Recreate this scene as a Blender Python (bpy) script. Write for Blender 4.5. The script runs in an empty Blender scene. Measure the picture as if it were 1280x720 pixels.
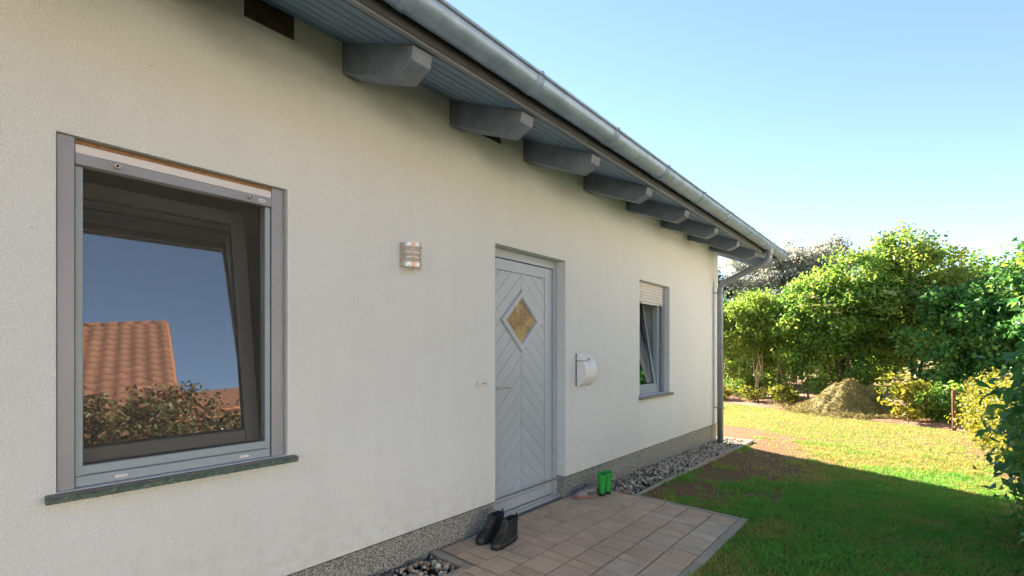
import bpy, bmesh, math, random
import numpy as np
from mathutils import Vector, Matrix

# ------------------------------------------------------------------ camera, sky, sun, exposure
sc = bpy.context.scene
col = sc.collection
R = math.radians
FPX, HOR, CAMD, CAMH = 576.0, 438.5, 2.42, 1.333
YAW = math.atan(510 / FPX)
cd = bpy.data.cameras.new('camera')
cam = bpy.data.objects.new('camera', cd)
col.objects.link(cam)
cam.location = (0, -CAMD, CAMH)
cam.rotation_euler = (R(90), 0, YAW - R(90))
cd.sensor_width = 36
cd.lens = FPX / 1280 * 36
cd.shift_y = (HOR - 360) / 1280
cd.clip_start = 0.02
cd.clip_end = 3000
sc.camera = cam

SUN_EL = R(30)
SUN_AZ = math.atan2(0.41, 0.91)          # from +Y towards +X
world = bpy.data.worlds.new('World')
sc.world = world
world.use_nodes = True
wn = world.node_tree.nodes
sky = wn.new('ShaderNodeTexSky')
sky.sky_type = 'NISHITA'
sky.sun_disc = False
sky.sun_elevation = SUN_EL
sky.sun_rotation = SUN_AZ
sky.air_density = 1.0
sky.dust_density = 0.0
sky.ozone_density = 1.0
wn['Background'].inputs[1].default_value = 0.05
world.node_tree.links.new(sky.outputs[0], wn['Background'].inputs[0])
sd = bpy.data.lights.new('sun', 'SUN')
sd.energy = 5.0
sd.angle = R(0.53)
sd.color = (1.0, 0.89, 0.72)
sun = bpy.data.objects.new('sun', sd)
col.objects.link(sun)
sdir = Vector((math.sin(SUN_AZ) * math.cos(SUN_EL), math.cos(SUN_AZ) * math.cos(SUN_EL), math.sin(SUN_EL)))
sun.rotation_euler = sdir.to_track_quat('Z', 'Y').to_euler()
sun.location = (10, 20, 30)
sc.view_settings.view_transform = 'Standard'
sc.view_settings.look = 'None'
sc.view_settings.gamma = 1
sc.view_settings.exposure = 2.62
sc.render.engine = 'CYCLES'
sc.render.resolution_x, sc.render.resolution_y = 1024, 576

# ------------------------------------------------------------------ node material helpers
def newmat(name):
    m = bpy.data.materials.new(name)
    m.use_nodes = True
    nt = m.node_tree
    return m, nt, nt.nodes['Principled BSDF']

def nd(nt, typ, **kw):
    n = nt.nodes.new(typ)
    for k, v in kw.items():
        if k == 'inp':
            for i, val in v.items():
                n.inputs[i].default_value = val
        else:
            setattr(n, k, v)
    return n

def ramp(nt, stops, interp='LINEAR'):
    r = nt.nodes.new('ShaderNodeValToRGB')
    r.color_ramp.interpolation = interp
    el = r.color_ramp.elements
    while len(el) < len(stops):
        el.new(0.5)
    for e, (p, c) in zip(el, stops):
        e.position = p
        e.color = (c[0], c[1], c[2], 1) if not isinstance(c, (int, float)) else (c, c, c, 1)
    return r

def simple(name, c, rough=0.5, metal=0.0, var=0.08, vscale=6.0, bump=0.0, bscale=120.0, spec=0.5, objvar=0.0):
    """painted / plain surface: base colour with soft mottling and fine relief"""
    m, nt, p = newmat(name)
    L = nt.links
    tc = nd(nt, 'ShaderNodeTexCoord')
    n1 = nd(nt, 'ShaderNodeTexNoise', inp={'Scale': vscale, 'Detail': 6.0, 'Roughness': 0.65})
    L.new(tc.outputs['Object'], n1.inputs['Vector'])
    c2 = [x * (1 - var * 1.6) for x in c]
    c1 = [min(1, x * (1 + var)) for x in c]
    r = ramp(nt, [(0.3, c2), (0.7, c1)])
    L.new(n1.outputs[0], r.inputs[0])
    out = r.outputs[0]
    if objvar:
        oi = nd(nt, 'ShaderNodeObjectInfo')
        hv = nd(nt, 'ShaderNodeHueSaturation')
        mr = nd(nt, 'ShaderNodeMapRange', inp={3: 1 - objvar, 4: 1 + objvar})
        L.new(oi.outputs['Random'], mr.inputs[0])
        L.new(mr.outputs[0], hv.inputs['Value'])
        L.new(out, hv.inputs['Color'])
        out = hv.outputs[0]
    L.new(out, p.inputs['Base Color'])
    rr = nd(nt, 'ShaderNodeMapRange', inp={3: max(0.02, rough - 0.08), 4: min(1, rough + 0.08)})
    L.new(n1.outputs[0], rr.inputs[0])
    L.new(rr.outputs[0], p.inputs['Roughness'])
    p.inputs['Metallic'].default_value = metal
    p.inputs['Specular IOR Level'].default_value = spec
    if bump:
        n2 = nd(nt, 'ShaderNodeTexNoise', inp={'Scale': bscale, 'Detail': 3.0})
        L.new(tc.outputs['Object'], n2.inputs['Vector'])
        b = nd(nt, 'ShaderNodeBump', inp={'Strength': 0.6, 'Distance': bump})
        L.new(n2.outputs[0], b.inputs['Height'])
        L.new(b.outputs[0], p.inputs['Normal'])
    return m

M = {}
# stucco
def stucco():
    m, nt, p = newmat('stucco')
    L = nt.links
    tc = nd(nt, 'ShaderNodeTexCoord')
    big = nd(nt, 'ShaderNodeTexNoise', inp={'Scale': 1.1, 'Detail': 6.0, 'Roughness': 0.6})
    fine = nd(nt, 'ShaderNodeTexNoise', inp={'Scale': 150.0, 'Detail': 4.0, 'Roughness': 0.6})
    vor = nd(nt, 'ShaderNodeTexVoronoi', inp={'Scale': 210.0})
    spk = nd(nt, 'ShaderNodeTexVoronoi', inp={'Scale': 9.0})
    spn = nd(nt, 'ShaderNodeTexNoise', inp={'Scale': 90.0, 'Detail': 2.0})
    for n in (big, fine, vor, spk, spn):
        L.new(tc.outputs['Object'], n.inputs['Vector'])
    r = ramp(nt, [(0.3, (0.76, 0.78, 0.795)), (0.72, (0.80, 0.82, 0.835))])
    L.new(big.outputs[0], r.inputs[0])
    r2 = ramp(nt, [(0.32, 0.84), (0.62, 1.0)])
    L.new(fine.outputs[0], r2.inputs[0])
    mx = nd(nt, 'ShaderNodeMix', data_type='RGBA', blend_type='MULTIPLY', inp={0: 1.0})
    L.new(r.outputs[0], mx.inputs[6]); L.new(r2.outputs[0], mx.inputs[7])
    # small dirt specks and cobweb bits
    sa = nd(nt, 'ShaderNodeMath', operation='MULTIPLY_ADD', inp={1: 0.05, 2: 0.0})
    L.new(spn.outputs[0], sa.inputs[0])
    sb = nd(nt, 'ShaderNodeMath', operation='ADD')
    L.new(spk.outputs['Distance'], sb.inputs[0]); L.new(sa.outputs[0], sb.inputs[1])
    sr = ramp(nt, [(0.046, 0.55), (0.058, 1.0)])
    L.new(sb.outputs[0], sr.inputs[0])
    mx2 = nd(nt, 'ShaderNodeMix', data_type='RGBA', blend_type='MULTIPLY', inp={0: 1.0})
    L.new(mx.outputs[2], mx2.inputs[6]); L.new(sr.outputs[0], mx2.inputs[7])
    # splash dirt at the foot of the wall and faint run-off streaks
    sx = nd(nt, 'ShaderNodeSeparateXYZ'); L.new(tc.outputs['Object'], sx.inputs[0])
    stn = nd(nt, 'ShaderNodeTexNoise', inp={'Scale': 1.0, 'Detail': 5.0, 'Roughness': 0.65})
    mp = nd(nt, 'ShaderNodeMapping'); mp.inputs['Scale'].default_value = (9, 9, 0.7)
    L.new(tc.outputs['Object'], mp.inputs[0]); L.new(mp.outputs[0], stn.inputs['Vector'])
    str_ = ramp(nt, [(0.38, (0.965, 0.962, 0.955)), (0.62, (1.0, 1.0, 1.0))])
    L.new(stn.outputs[0], str_.inputs[0])
    mx3 = nd(nt, 'ShaderNodeMix', data_type='RGBA', blend_type='MULTIPLY', inp={0: 0.6})
    L.new(mx2.outputs[2], mx3.inputs[6]); L.new(str_.outputs[0], mx3.inputs[7])
    dz = nd(nt, 'ShaderNodeMapRange', inp={1: 0.15, 2: 0.62, 3: 1.0, 4: 0.0})
    L.new(sx.outputs[2], dz.inputs[0])
    dn = nd(nt, 'ShaderNodeTexNoise', inp={'Scale': 14.0, 'Detail': 6.0, 'Roughness': 0.7})
    L.new(tc.outputs['Object'], dn.inputs['Vector'])
    dm_ = nd(nt, 'ShaderNodeMath', operation='MULTIPLY'); L.new(dz.outputs[0], dm_.inputs[0])
    dr_ = ramp(nt, [(0.42, 0.0), (0.7, 0.5)]); L.new(dn.outputs[0], dr_.inputs[0]); L.new(dr_.outputs[0], dm_.inputs[1])
    mx4 = nd(nt, 'ShaderNodeMix', data_type='RGBA'); mx4.inputs[7].default_value = (0.50, 0.46, 0.38, 1)
    L.new(dm_.outputs[0], mx4.inputs[0]); L.new(mx3.outputs[2], mx4.inputs[6])
    L.new(mx4.outputs[2], p.inputs['Base Color'])
    ad = nd(nt, 'ShaderNodeMath', operation='ADD')
    L.new(fine.outputs[0], ad.inputs[0]); L.new(vor.outputs['Distance'], ad.inputs[1])
    b = nd(nt, 'ShaderNodeBump', inp={'Strength': 0.85, 'Distance': 0.0035})
    L.new(ad.outputs[0], b.inputs['Height']); L.new(b.outputs[0], p.inputs['Normal'])
    p.inputs['Roughness'].default_value = 0.95
    p.inputs['Specular IOR Level'].default_value = 0.15
    return m
M['stucco'] = stucco()

def granules():
    m, nt, p = newmat('granule_plaster')
    L = nt.links
    tc = nd(nt, 'ShaderNodeTexCoord')
    v = nd(nt, 'ShaderNodeTexVoronoi', inp={'Scale': 210.0})
    L.new(tc.outputs['Object'], v.inputs['Vector'])
    sep = nd(nt, 'ShaderNodeSeparateColor')
    L.new(v.outputs['Color'], sep.inputs[0])
    r = ramp(nt, [(0, (0.05, 0.055, 0.05)), (0.2, (0.17, 0.18, 0.165)), (0.42, (0.26, 0.26, 0.245)),
                  (0.68, (0.36, 0.35, 0.325)), (0.88, (0.54, 0.53, 0.50))], 'CONSTANT')
    L.new(sep.outputs[0], r.inputs[0])
    L.new(r.outputs[0], p.inputs['Base Color'])
    b = nd(nt, 'ShaderNodeBump', inp={'Strength': 0.7, 'Distance': 0.002}); b.invert = True
    L.new(v.outputs['Distance'], b.inputs['Height']); L.new(b.outputs[0], p.inputs['Normal'])
    p.inputs['Roughness'].default_value = 0.55
    return m
M['granule'] = granules()

def speckle(name, cols, scale, rough, objvar=0.0, bump=0.001, big=None):
    m, nt, p = newmat(name)
    L = nt.links
    tc = nd(nt, 'ShaderNodeTexCoord')
    oi = nd(nt, 'ShaderNodeObjectInfo')
    off = nd(nt, 'ShaderNodeVectorMath', operation='ADD')
    comb = nd(nt, 'ShaderNodeCombineXYZ')
    mu = nd(nt, 'ShaderNodeMath', operation='MULTIPLY', inp={1: 37.0})
    L.new(oi.outputs['Random'], mu.inputs[0]); L.new(mu.outputs[0], comb.inputs[0]); L.new(mu.outputs[0], comb.inputs[1])
    L.new(tc.outputs['Object'], off.inputs[0]); L.new(comb.outputs[0], off.inputs[1])
    a = nd(nt, 'ShaderNodeTexNoise', inp={'Scale': scale, 'Detail': 5.0, 'Roughness': 0.75})
    L.new(off.outputs[0], a.inputs['Vector'])
    n = len(cols)
    r = ramp(nt, [(0.3 + 0.4 * i / (n - 1), c) for i, c in enumerate(cols)])
    L.new(a.outputs[0], r.inputs[0])
    out = r.outputs[0]
    if big:
        g = nd(nt, 'ShaderNodeTexNoise', inp={'Scale': big, 'Detail': 4.0, 'Roughness': 0.6})
        L.new(off.outputs[0], g.inputs['Vector'])
        gr = ramp(nt, [(0.35, 0.84), (0.65, 1.05)])
        L.new(g.outputs[0], gr.inputs[0])
        mx = nd(nt, 'ShaderNodeMix', data_type='RGBA', blend_type='MULTIPLY', inp={0: 1.0})
        L.new(out, mx.inputs[6]); L.new(gr.outputs[0], mx.inputs[7])
        out = mx.outputs[2]
    if objvar:
        hv = nd(nt, 'ShaderNodeHueSaturation')
        mr = nd(nt, 'ShaderNodeMapRange', inp={3: 1 - objvar, 4: 1 + objvar})
        L.new(oi.outputs['Random'], mr.inputs[0]); L.new(mr.outputs[0], hv.inputs['Value'])
        L.new(out, hv.inputs['Color'])
        out = hv.outputs[0]
    L.new(out, p.inputs['Base Color'])
    p.inputs['Roughness'].default_value = rough
    b = nd(nt, 'ShaderNodeBump', inp={'Strength': 0.8, 'Distance': bump})
    L.new(a.outputs[0], b.inputs['Height']); L.new(b.outputs[0], p.inputs['Normal'])
    return m
M['paver'] = speckle('concrete_paver', [(0.36, 0.245, 0.165), (0.56, 0.40, 0.275), (0.68, 0.50, 0.35)], 170, 0.9, 0.07, 0.0015, 5.0)
M['paver_pale'] = speckle('concrete_paver_worn', [(0.38, 0.285, 0.205), (0.57, 0.445, 0.33), (0.72, 0.585, 0.45)], 150, 0.9, 0.12, 0.0015, 7.0)
M['kerb'] = speckle('concrete_edging', [(0.26, 0.21, 0.16), (0.40, 0.33, 0.26), (0.50, 0.42, 0.34)], 120, 0.92, 0.08, 0.001, 4.0)
M['sand'] = speckle('joint_sand', [(0.012, 0.015, 0.011), (0.03, 0.03, 0.022)], 200, 1.0)
M['sill_stone'] = speckle('serpentine_sill', [(0.022, 0.05, 0.042), (0.075, 0.12, 0.10), (0.20, 0.23, 0.19)], 70, 0.55, 0.0, 0.002, 9.0)
M['sill_top'] = speckle('weathered_stone_sill', [(0.15, 0.14, 0.115), (0.24, 0.225, 0.19), (0.33, 0.30, 0.25)], 60, 0.8, 0.0, 0.001, 9.0)
M['grey_paint'] = simple('grey_paint', (0.28, 0.335, 0.38), 0.42, 0, 0.04, 3.0, 0.0002, 300)
M['door_paint'] = simple('door_paint', (0.385, 0.43, 0.495), 0.38, 0, 0.035, 3.0, 0.0002, 260, objvar=0.025)
M['rail_alu'] = simple('rail_alu', (0.27, 0.285, 0.325), 0.45, 0.25, 0.05, 4.0)
M['white_alu'] = simple('white_alu', (0.66, 0.64, 0.65), 0.4, 0, 0.04, 4.0)
M['sill_alu'] = simple('threshold_alu', (0.46, 0.46, 0.48), 0.4, 0.3, 0.05, 6.0)
M['sash'] = simple('sash_paint', (0.12, 0.13, 0.13), 0.4, 0, 0.05, 4.0)
M['gap'] = simple('rubber_gasket', (0.012, 0.014, 0.016), 0.7)
M['brush'] = simple('box_wood', (0.30, 0.16, 0.07), 0.8, 0, 0.25, 60)
M['rafter'] = simple('rafter_paint', (0.17, 0.205, 0.275), 0.6, 0, 0.16, 9.0, 0.0010, 45, objvar=0.08)
M['soffit'] = simple('soffit_paint', (0.18, 0.28, 0.40), 0.55, 0, 0.08, 5.0, 0.0003, 90, objvar=0.06)
M['fascia'] = simple('fascia_zinc', (0.21, 0.24, 0.285), 0.5, 0.25, 0.12, 3.0)
M['zinc'] = simple('weathered_zinc', (0.30, 0.40, 0.55), 0.40, 0.3, 0.16, 7.0, 0.0003, 40)
M['pipe'] = simple('downspout_zinc', (0.25, 0.28, 0.325), 0.45, 0.25, 0.12, 6.0)
M['vent'] = simple('vent_board', (0.085, 0.052, 0.044), 0.8, 0, 0.3, 30)
M['steel'] = simple('brushed_steel', (0.62, 0.57, 0.53), 0.28, 0.9, 0.08, 40)
M['lamp_glass'] = simple('frosted_lamp_glass', (0.46, 0.40, 0.36), 0.55, 0, 0.05, 20)
M['white_paint'] = simple('white_enamel', (0.78, 0.77, 0.80), 0.22, 0, 0.03, 5.0)
M['bell'] = simple('bell_plastic', (0.72, 0.66, 0.63), 0.4, 0, 0.03, 10.0)
M['print'] = simple('print_grey', (0.16, 0.16, 0.17), 0.6)
M['curtain'] = simple('beige_curtain', (0.72, 0.55, 0.37), 0.9, 0, 0.15, 8.0)
M['dark_pane'] = simple('dark_pane', (0.03, 0.035, 0.04), 0.08)
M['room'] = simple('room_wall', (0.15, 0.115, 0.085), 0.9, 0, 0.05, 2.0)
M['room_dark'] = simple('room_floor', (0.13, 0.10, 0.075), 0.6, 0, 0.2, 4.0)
M['roof_dark'] = simple('roof_tile_dark', (0.07, 0.075, 0.085), 0.7, 0, 0.15, 8.0)
M['tile_red'] = simple('clay_tile', (0.14, 0.06, 0.035), 0.8, 0, 0.28, 4.0, 0.001, 60)
M['bounce_white'] = simple('neighbour_bounce_render', (0.80, 0.77, 0.70), 0.9, 0, 0.06, 3.0)  # unseen walls made near white to bounce sun at the bungalow
M['wood_stripe'] = simple('varnished_wood', (0.36, 0.13, 0.05), 0.5, 0, 0.25, 12)
M['boot'] = simple('black_leather', (0.009, 0.01, 0.011), 0.6, 0, 0.3, 25, 0.0012, 220)
M['boot_sole'] = simple('black_rubber', (0.016, 0.017, 0.018), 0.7, 0, 0.2, 25, 0.001, 90)
M['boot_trim'] = simple('grey_boot_trim', (0.032, 0.036, 0.038), 0.45, 0, 0.2, 25)
M['sneaker'] = simple('sneaker_knit', (0.30, 0.26, 0.245), 0.9, 0, 0.3, 70, 0.001, 300)
M['sneaker_side'] = simple('sneaker_overlay', (0.10, 0.115, 0.12), 0.8, 0, 0.3, 60, 0.001, 300)
M['sneaker_sole'] = simple('sneaker_sole', (0.32, 0.165, 0.12), 0.8, 0, 0.2, 40)
M['lace'] = simple('pale_lace', (0.62, 0.60, 0.60), 0.9)
M['welly'] = simple('green_rubber', (0.015, 0.36, 0.045), 0.5, 0, 0.12, 15)
M['post'] = simple('stained_post', (0.16, 0.07, 0.035), 0.8, 0, 0.3, 20, 0.002, 60)
M['bark'] = simple('bark', (0.17, 0.115, 0.07), 0.95, 0, 0.3, 25, 0.004, 50)
M['bark_pale'] = simple('bark_pale', (0.46, 0.32, 0.19), 0.95, 0, 0.3, 25, 0.004, 50)

def glass_mat(name, ior, tint, spec_tint=(1, 1, 1)):
    m, nt, p = newmat(name)
    L = nt.links
    nt.nodes.remove(p)
    fr = nd(nt, 'ShaderNodeFresnel', inp={'IOR': ior})
    t = nd(nt, 'ShaderNodeBsdfTransparent'); t.inputs[0].default_value = (*tint, 1)
    g = nd(nt, 'ShaderNodeBsdfGlossy'); g.inputs['Roughness'].default_value = 0.0; g.inputs[0].default_value = (*spec_tint, 1)
    mx = nd(nt, 'ShaderNodeMixShader')
    L.new(fr.outputs[0], mx.inputs[0]); L.new(t.outputs[0], mx.inputs[1]); L.new(g.outputs[0], mx.inputs[2])
    L.new(mx.outputs[0], nt.nodes['Material Output'].inputs[0])
    return m
M['glass'] = glass_mat('window_glass', 6.5, (0.25, 0.27, 0.26))

def screen_mat():
    m, nt, p = newmat('fly_screen')
    L = nt.links
    tc = nd(nt, 'ShaderNodeTexCoord')
    sp = nd(nt, 'ShaderNodeSeparateXYZ')
    L.new(tc.outputs['Object'], sp.inputs[0])
    hs = []
    for ax in (0, 2):
        a = nd(nt, 'ShaderNodeMath', operation='MULTIPLY', inp={1: 2 * math.pi / 0.0046})
        L.new(sp.outputs[ax], a.inputs[0])
        b = nd(nt, 'ShaderNodeMath', operation='SINE')
        L.new(a.outputs[0], b.inputs[0])
        hs.append(b)
    mxm = nd(nt, 'ShaderNodeMath', operation='MAXIMUM')
    L.new(hs[0].outputs[0], mxm.inputs[0]); L.new(hs[1].outputs[0], mxm.inputs[1])
    r = nd(nt, 'ShaderNodeMapRange', inp={1: -1.0, 2: 1.0, 3: 0.16, 4: 0.46})
    L.new(mxm.outputs[0], r.inputs[0])
    t = nd(nt, 'ShaderNodeBsdfTransparent')
    d = nd(nt, 'ShaderNodeBsdfDiffuse'); d.inputs[0].default_value = (0.10, 0.095, 0.085, 1)
    mx = nd(nt, 'ShaderNodeMixShader')
    L.new(r.outputs[0], mx.inputs[0]); L.new(t.outputs[0], mx.inputs[1]); L.new(d.outputs[0], mx.inputs[2])
    L.new(mx.outputs[0], nt.nodes['Material Output'].inputs[0])
    return m
M['screen'] = screen_mat()

def amber():
    m, nt, p = newmat('amber_glass')
    L = nt.links
    tc = nd(nt, 'ShaderNodeTexCoord')
    n = nd(nt, 'ShaderNodeTexNoise', inp={'Scale': 55.0, 'Detail': 4.0, 'Distortion': 1.5})
    n2 = nd(nt, 'ShaderNodeTexNoise', inp={'Scale': 9.0, 'Detail': 3.0, 'Distortion': 0.6})
    L.new(tc.outputs['Object'], n.inputs['Vector']); L.new(tc.outputs['Object'], n2.inputs['Vector'])
    mxn = nd(nt, 'ShaderNodeMath', operation='MULTIPLY_ADD', inp={1: 0.5, 2: 0.0})
    ad = nd(nt, 'ShaderNodeMath', operation='MULTIPLY_ADD', inp={1: 0.5})
    L.new(n.outputs[0], mxn.inputs[0]); L.new(n2.outputs[0], ad.inputs[0]); L.new(mxn.outputs[0], ad.inputs[2])
    r = ramp(nt, [(0.36, (0.05, 0.028, 0.008)), (0.48, (0.23, 0.14, 0.035)), (0.6, (0.46, 0.33, 0.12))])
    L.new(ad.outputs[0], r.inputs[0]); L.new(r.outputs[0], p.inputs['Base Color'])
    b = nd(nt, 'ShaderNodeBump', inp={'Strength': 0.8, 'Distance': 0.006})
    L.new(n.outputs[0], b.inputs['Height']); L.new(b.outputs[0], p.inputs['Normal'])
    p.inputs['Roughness'].default_value = 0.12
    return m
M['amber'] = amber()

def leaf_mat(name, stops, trans=0.35, rough=0.45, tcol=1.25):
    """leaf: per-leaf colour from attribute 'v', translucent"""
    m, nt, p = newmat(name)
    L = nt.links
    at = nd(nt, 'ShaderNodeAttribute', attribute_name='v')
    r = ramp(nt, stops)
    L.new(at.outputs['Fac'], r.inputs[0])
    L.new(r.outputs[0], p.inputs['Base Color'])
    p.inputs['Roughness'].default_value = rough
    p.inputs['Specular IOR Level'].default_value = 0.4
    t = nd(nt, 'ShaderNodeBsdfTranslucent')
    hv = nd(nt, 'ShaderNodeHueSaturation', inp={'Saturation': 1.1, 'Value': tcol, 'Hue': 0.485})
    L.new(r.outputs[0], hv.inputs['Color']); L.new(hv.outputs[0], t.inputs[0])
    mx = nd(nt, 'ShaderNodeMixShader', inp={0: trans})
    L.new(p.outputs[0], mx.inputs[1]); L.new(t.outputs[0], mx.inputs[2])
    L.new(mx.outputs[0], nt.nodes['Material Output'].inputs[0])
    return m
M['leaf_yellow'] = leaf_mat('leaf_yellow_green', [(0, (0.075, 0.15, 0.03)), (0.5, (0.15, 0.24, 0.05)), (1, (0.28, 0.32, 0.075))], 0.52, tcol=1.9)
M['leaf_elder'] = leaf_mat('leaf_elder', [(0, (0.05, 0.135, 0.03)), (0.5, (0.11, 0.22, 0.048)), (1, (0.24, 0.30, 0.065))], 0.52, tcol=1.9)
M['leaf_deep'] = leaf_mat('leaf_deep_green', [(0, (0.04, 0.14, 0.04)), (0.5, (0.085, 0.22, 0.06)), (1, (0.19, 0.30, 0.075))], 0.52, tcol=1.9)
M['leaf_grey'] = leaf_mat('leaf_silver', [(0, (0.20, 0.22, 0.18)), (0.5, (0.32, 0.33, 0.27)), (1, (0.50, 0.48, 0.39))], 0.45, tcol=1.3)
M['leaf_dark'] = leaf_mat('leaf_conifer', [(0, (0.012, 0.032, 0.016)), (1, (0.03, 0.06, 0.028))], 0.15)
M['leaf_laurel'] = leaf_mat('leaf_laurel', [(0, (0.06, 0.19, 0.07)), (0.6, (0.12, 0.29, 0.085)), (1, (0.26, 0.38, 0.09))], 0.42, 0.2)
M['leaf_privet'] = leaf_mat('leaf_privet', [(0, (0.10, 0.135, 0.022)), (0.5, (0.19, 0.21, 0.035)), (1, (0.31, 0.28, 0.055))], 0.48, tcol=1.4)
M['leaf_red'] = leaf_mat('leaf_photinia', [(0, (0.05, 0.07, 0.02)), (0.5, (0.10, 0.09, 0.03)), (1, (0.22, 0.10, 0.045))], 0.35)
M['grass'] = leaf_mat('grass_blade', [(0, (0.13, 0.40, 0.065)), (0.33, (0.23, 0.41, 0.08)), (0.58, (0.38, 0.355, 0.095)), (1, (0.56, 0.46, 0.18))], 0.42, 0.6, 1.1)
M['clip'] = leaf_mat('dry_clippings', [(0, (0.16, 0.145, 0.05)), (0.5, (0.28, 0.235, 0.085)), (1, (0.42, 0.34, 0.14))], 0.2, 0.8)
M['umbel'] = leaf_mat('elder_blossom', [(0, (0.34, 0.36, 0.13)), (1, (0.50, 0.49, 0.24))], 0.4)

def pebble_mat(name, attr):
    m, nt, p = newmat(name)
    L = nt.links
    if attr:
        src = nd(nt, 'ShaderNodeAttribute', attribute_name='v').outputs['Fac']
    else:
        src = nd(nt, 'ShaderNodeObjectInfo').outputs['Random']
    r = ramp(nt, [(0, (0.08, 0.095, 0.09)), (0.10, (0.17, 0.18, 0.165)), (0.24, (0.40, 0.30, 0.21)), (0.40, (0.50, 0.38, 0.27)),
                  (0.54, (0.32, 0.30, 0.265)), (0.66, (0.58, 0.49, 0.39)), (0.82, (0.46, 0.25, 0.14)), (0.9, (0.72, 0.65, 0.55))], 'CONSTANT')
    L.new(src, r.inputs[0])
    tc = nd(nt, 'ShaderNodeTexCoord')
    n = nd(nt, 'ShaderNodeTexNoise', inp={'Scale': 90.0, 'Detail': 4.0})
    L.new(tc.outputs['Object'], n.inputs['Vector'])
    rr = ramp(nt, [(0.3, 0.75), (0.7, 1.1)])
    L.new(n.outputs[0], rr.inputs[0])
    mx = nd(nt, 'ShaderNodeMix', data_type='RGBA', blend_type='MULTIPLY', inp={0: 1.0})
    L.new(r.outputs[0], mx.inputs[6]); L.new(rr.outputs[0], mx.inputs[7])
    L.new(mx.outputs[2], p.inputs['Base Color'])
    p.inputs['Roughness'].default_value = 0.75
    return m
M['pebble'] = pebble_mat('pebble', False)
M['pebbles'] = pebble_mat('pebbles_mixed', True)

def ground_mat():
    m, nt, p = newmat('lawn_soil')
    L = nt.links
    tc = nd(nt, 'ShaderNodeTexCoord')
    at = nd(nt, 'ShaderNodeAttribute', attribute_name='v')
    n1 = nd(nt, 'ShaderNodeTexNoise', inp={'Scale': 45.0, 'Detail': 8.0, 'Roughness': 0.75})
    n2 = nd(nt, 'ShaderNodeTexNoise', inp={'Scale': 2.2, 'Detail': 6.0})
    L.new(tc.outputs['Object'], n1.inputs['Vector']); L.new(tc.outputs['Object'], n2.inputs['Vector'])
    soil = ramp(nt, [(0.3, (0.11, 0.062, 0.038)), (0.5, (0.22, 0.13, 0.078)), (0.72, (0.34, 0.215, 0.135))])
    turf = ramp(nt, [(0.3, (0.08, 0.09, 0.028)), (0.5, (0.17, 0.155, 0.055)), (0.75, (0.29, 0.235, 0.10))])
    L.new(n1.outputs[0], soil.inputs[0]); L.new(n1.outputs[0], turf.inputs[0])
    mx = nd(nt, 'ShaderNodeMix', data_type='RGBA')
    L.new(at.outputs['Fac'], mx.inputs[0]); L.new(turf.outputs[0], mx.inputs[6]); L.new(soil.outputs[0], mx.inputs[7])
    L.new(mx.outputs[2], p.inputs['Base Color'])
    b = nd(nt, 'ShaderNodeBump', inp={'Strength': 1.0, 'Distance': 0.02})
    L.new(n1.outputs[0], b.inputs['Height']); L.new(b.outputs[0], p.inputs['Normal'])
    p.inputs['Roughness'].default_value = 1.0
    p.inputs['Specular IOR Level'].default_value = 0.1
    return m
M['ground'] = ground_mat()
M['drive'] = speckle('bounce_gravel', [(0.34, 0.31, 0.27), (0.46, 0.43, 0.38), (0.56, 0.53, 0.48)], 60, 1.0, 0, 0.01, 1.0)  # kept pale so the added surface throws sunlight back
M['mulch'] = speckle('bark_mulch', [(0.15, 0.075, 0.045), (0.30, 0.16, 0.10), (0.44, 0.26, 0.17)], 40, 1.0, 0, 0.02, 2.0)

# ------------------------------------------------------------------ mesh helpers
def smooth(me):
    me.polygons.foreach_set('use_smooth', [True] * len(me.polygons))

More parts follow.
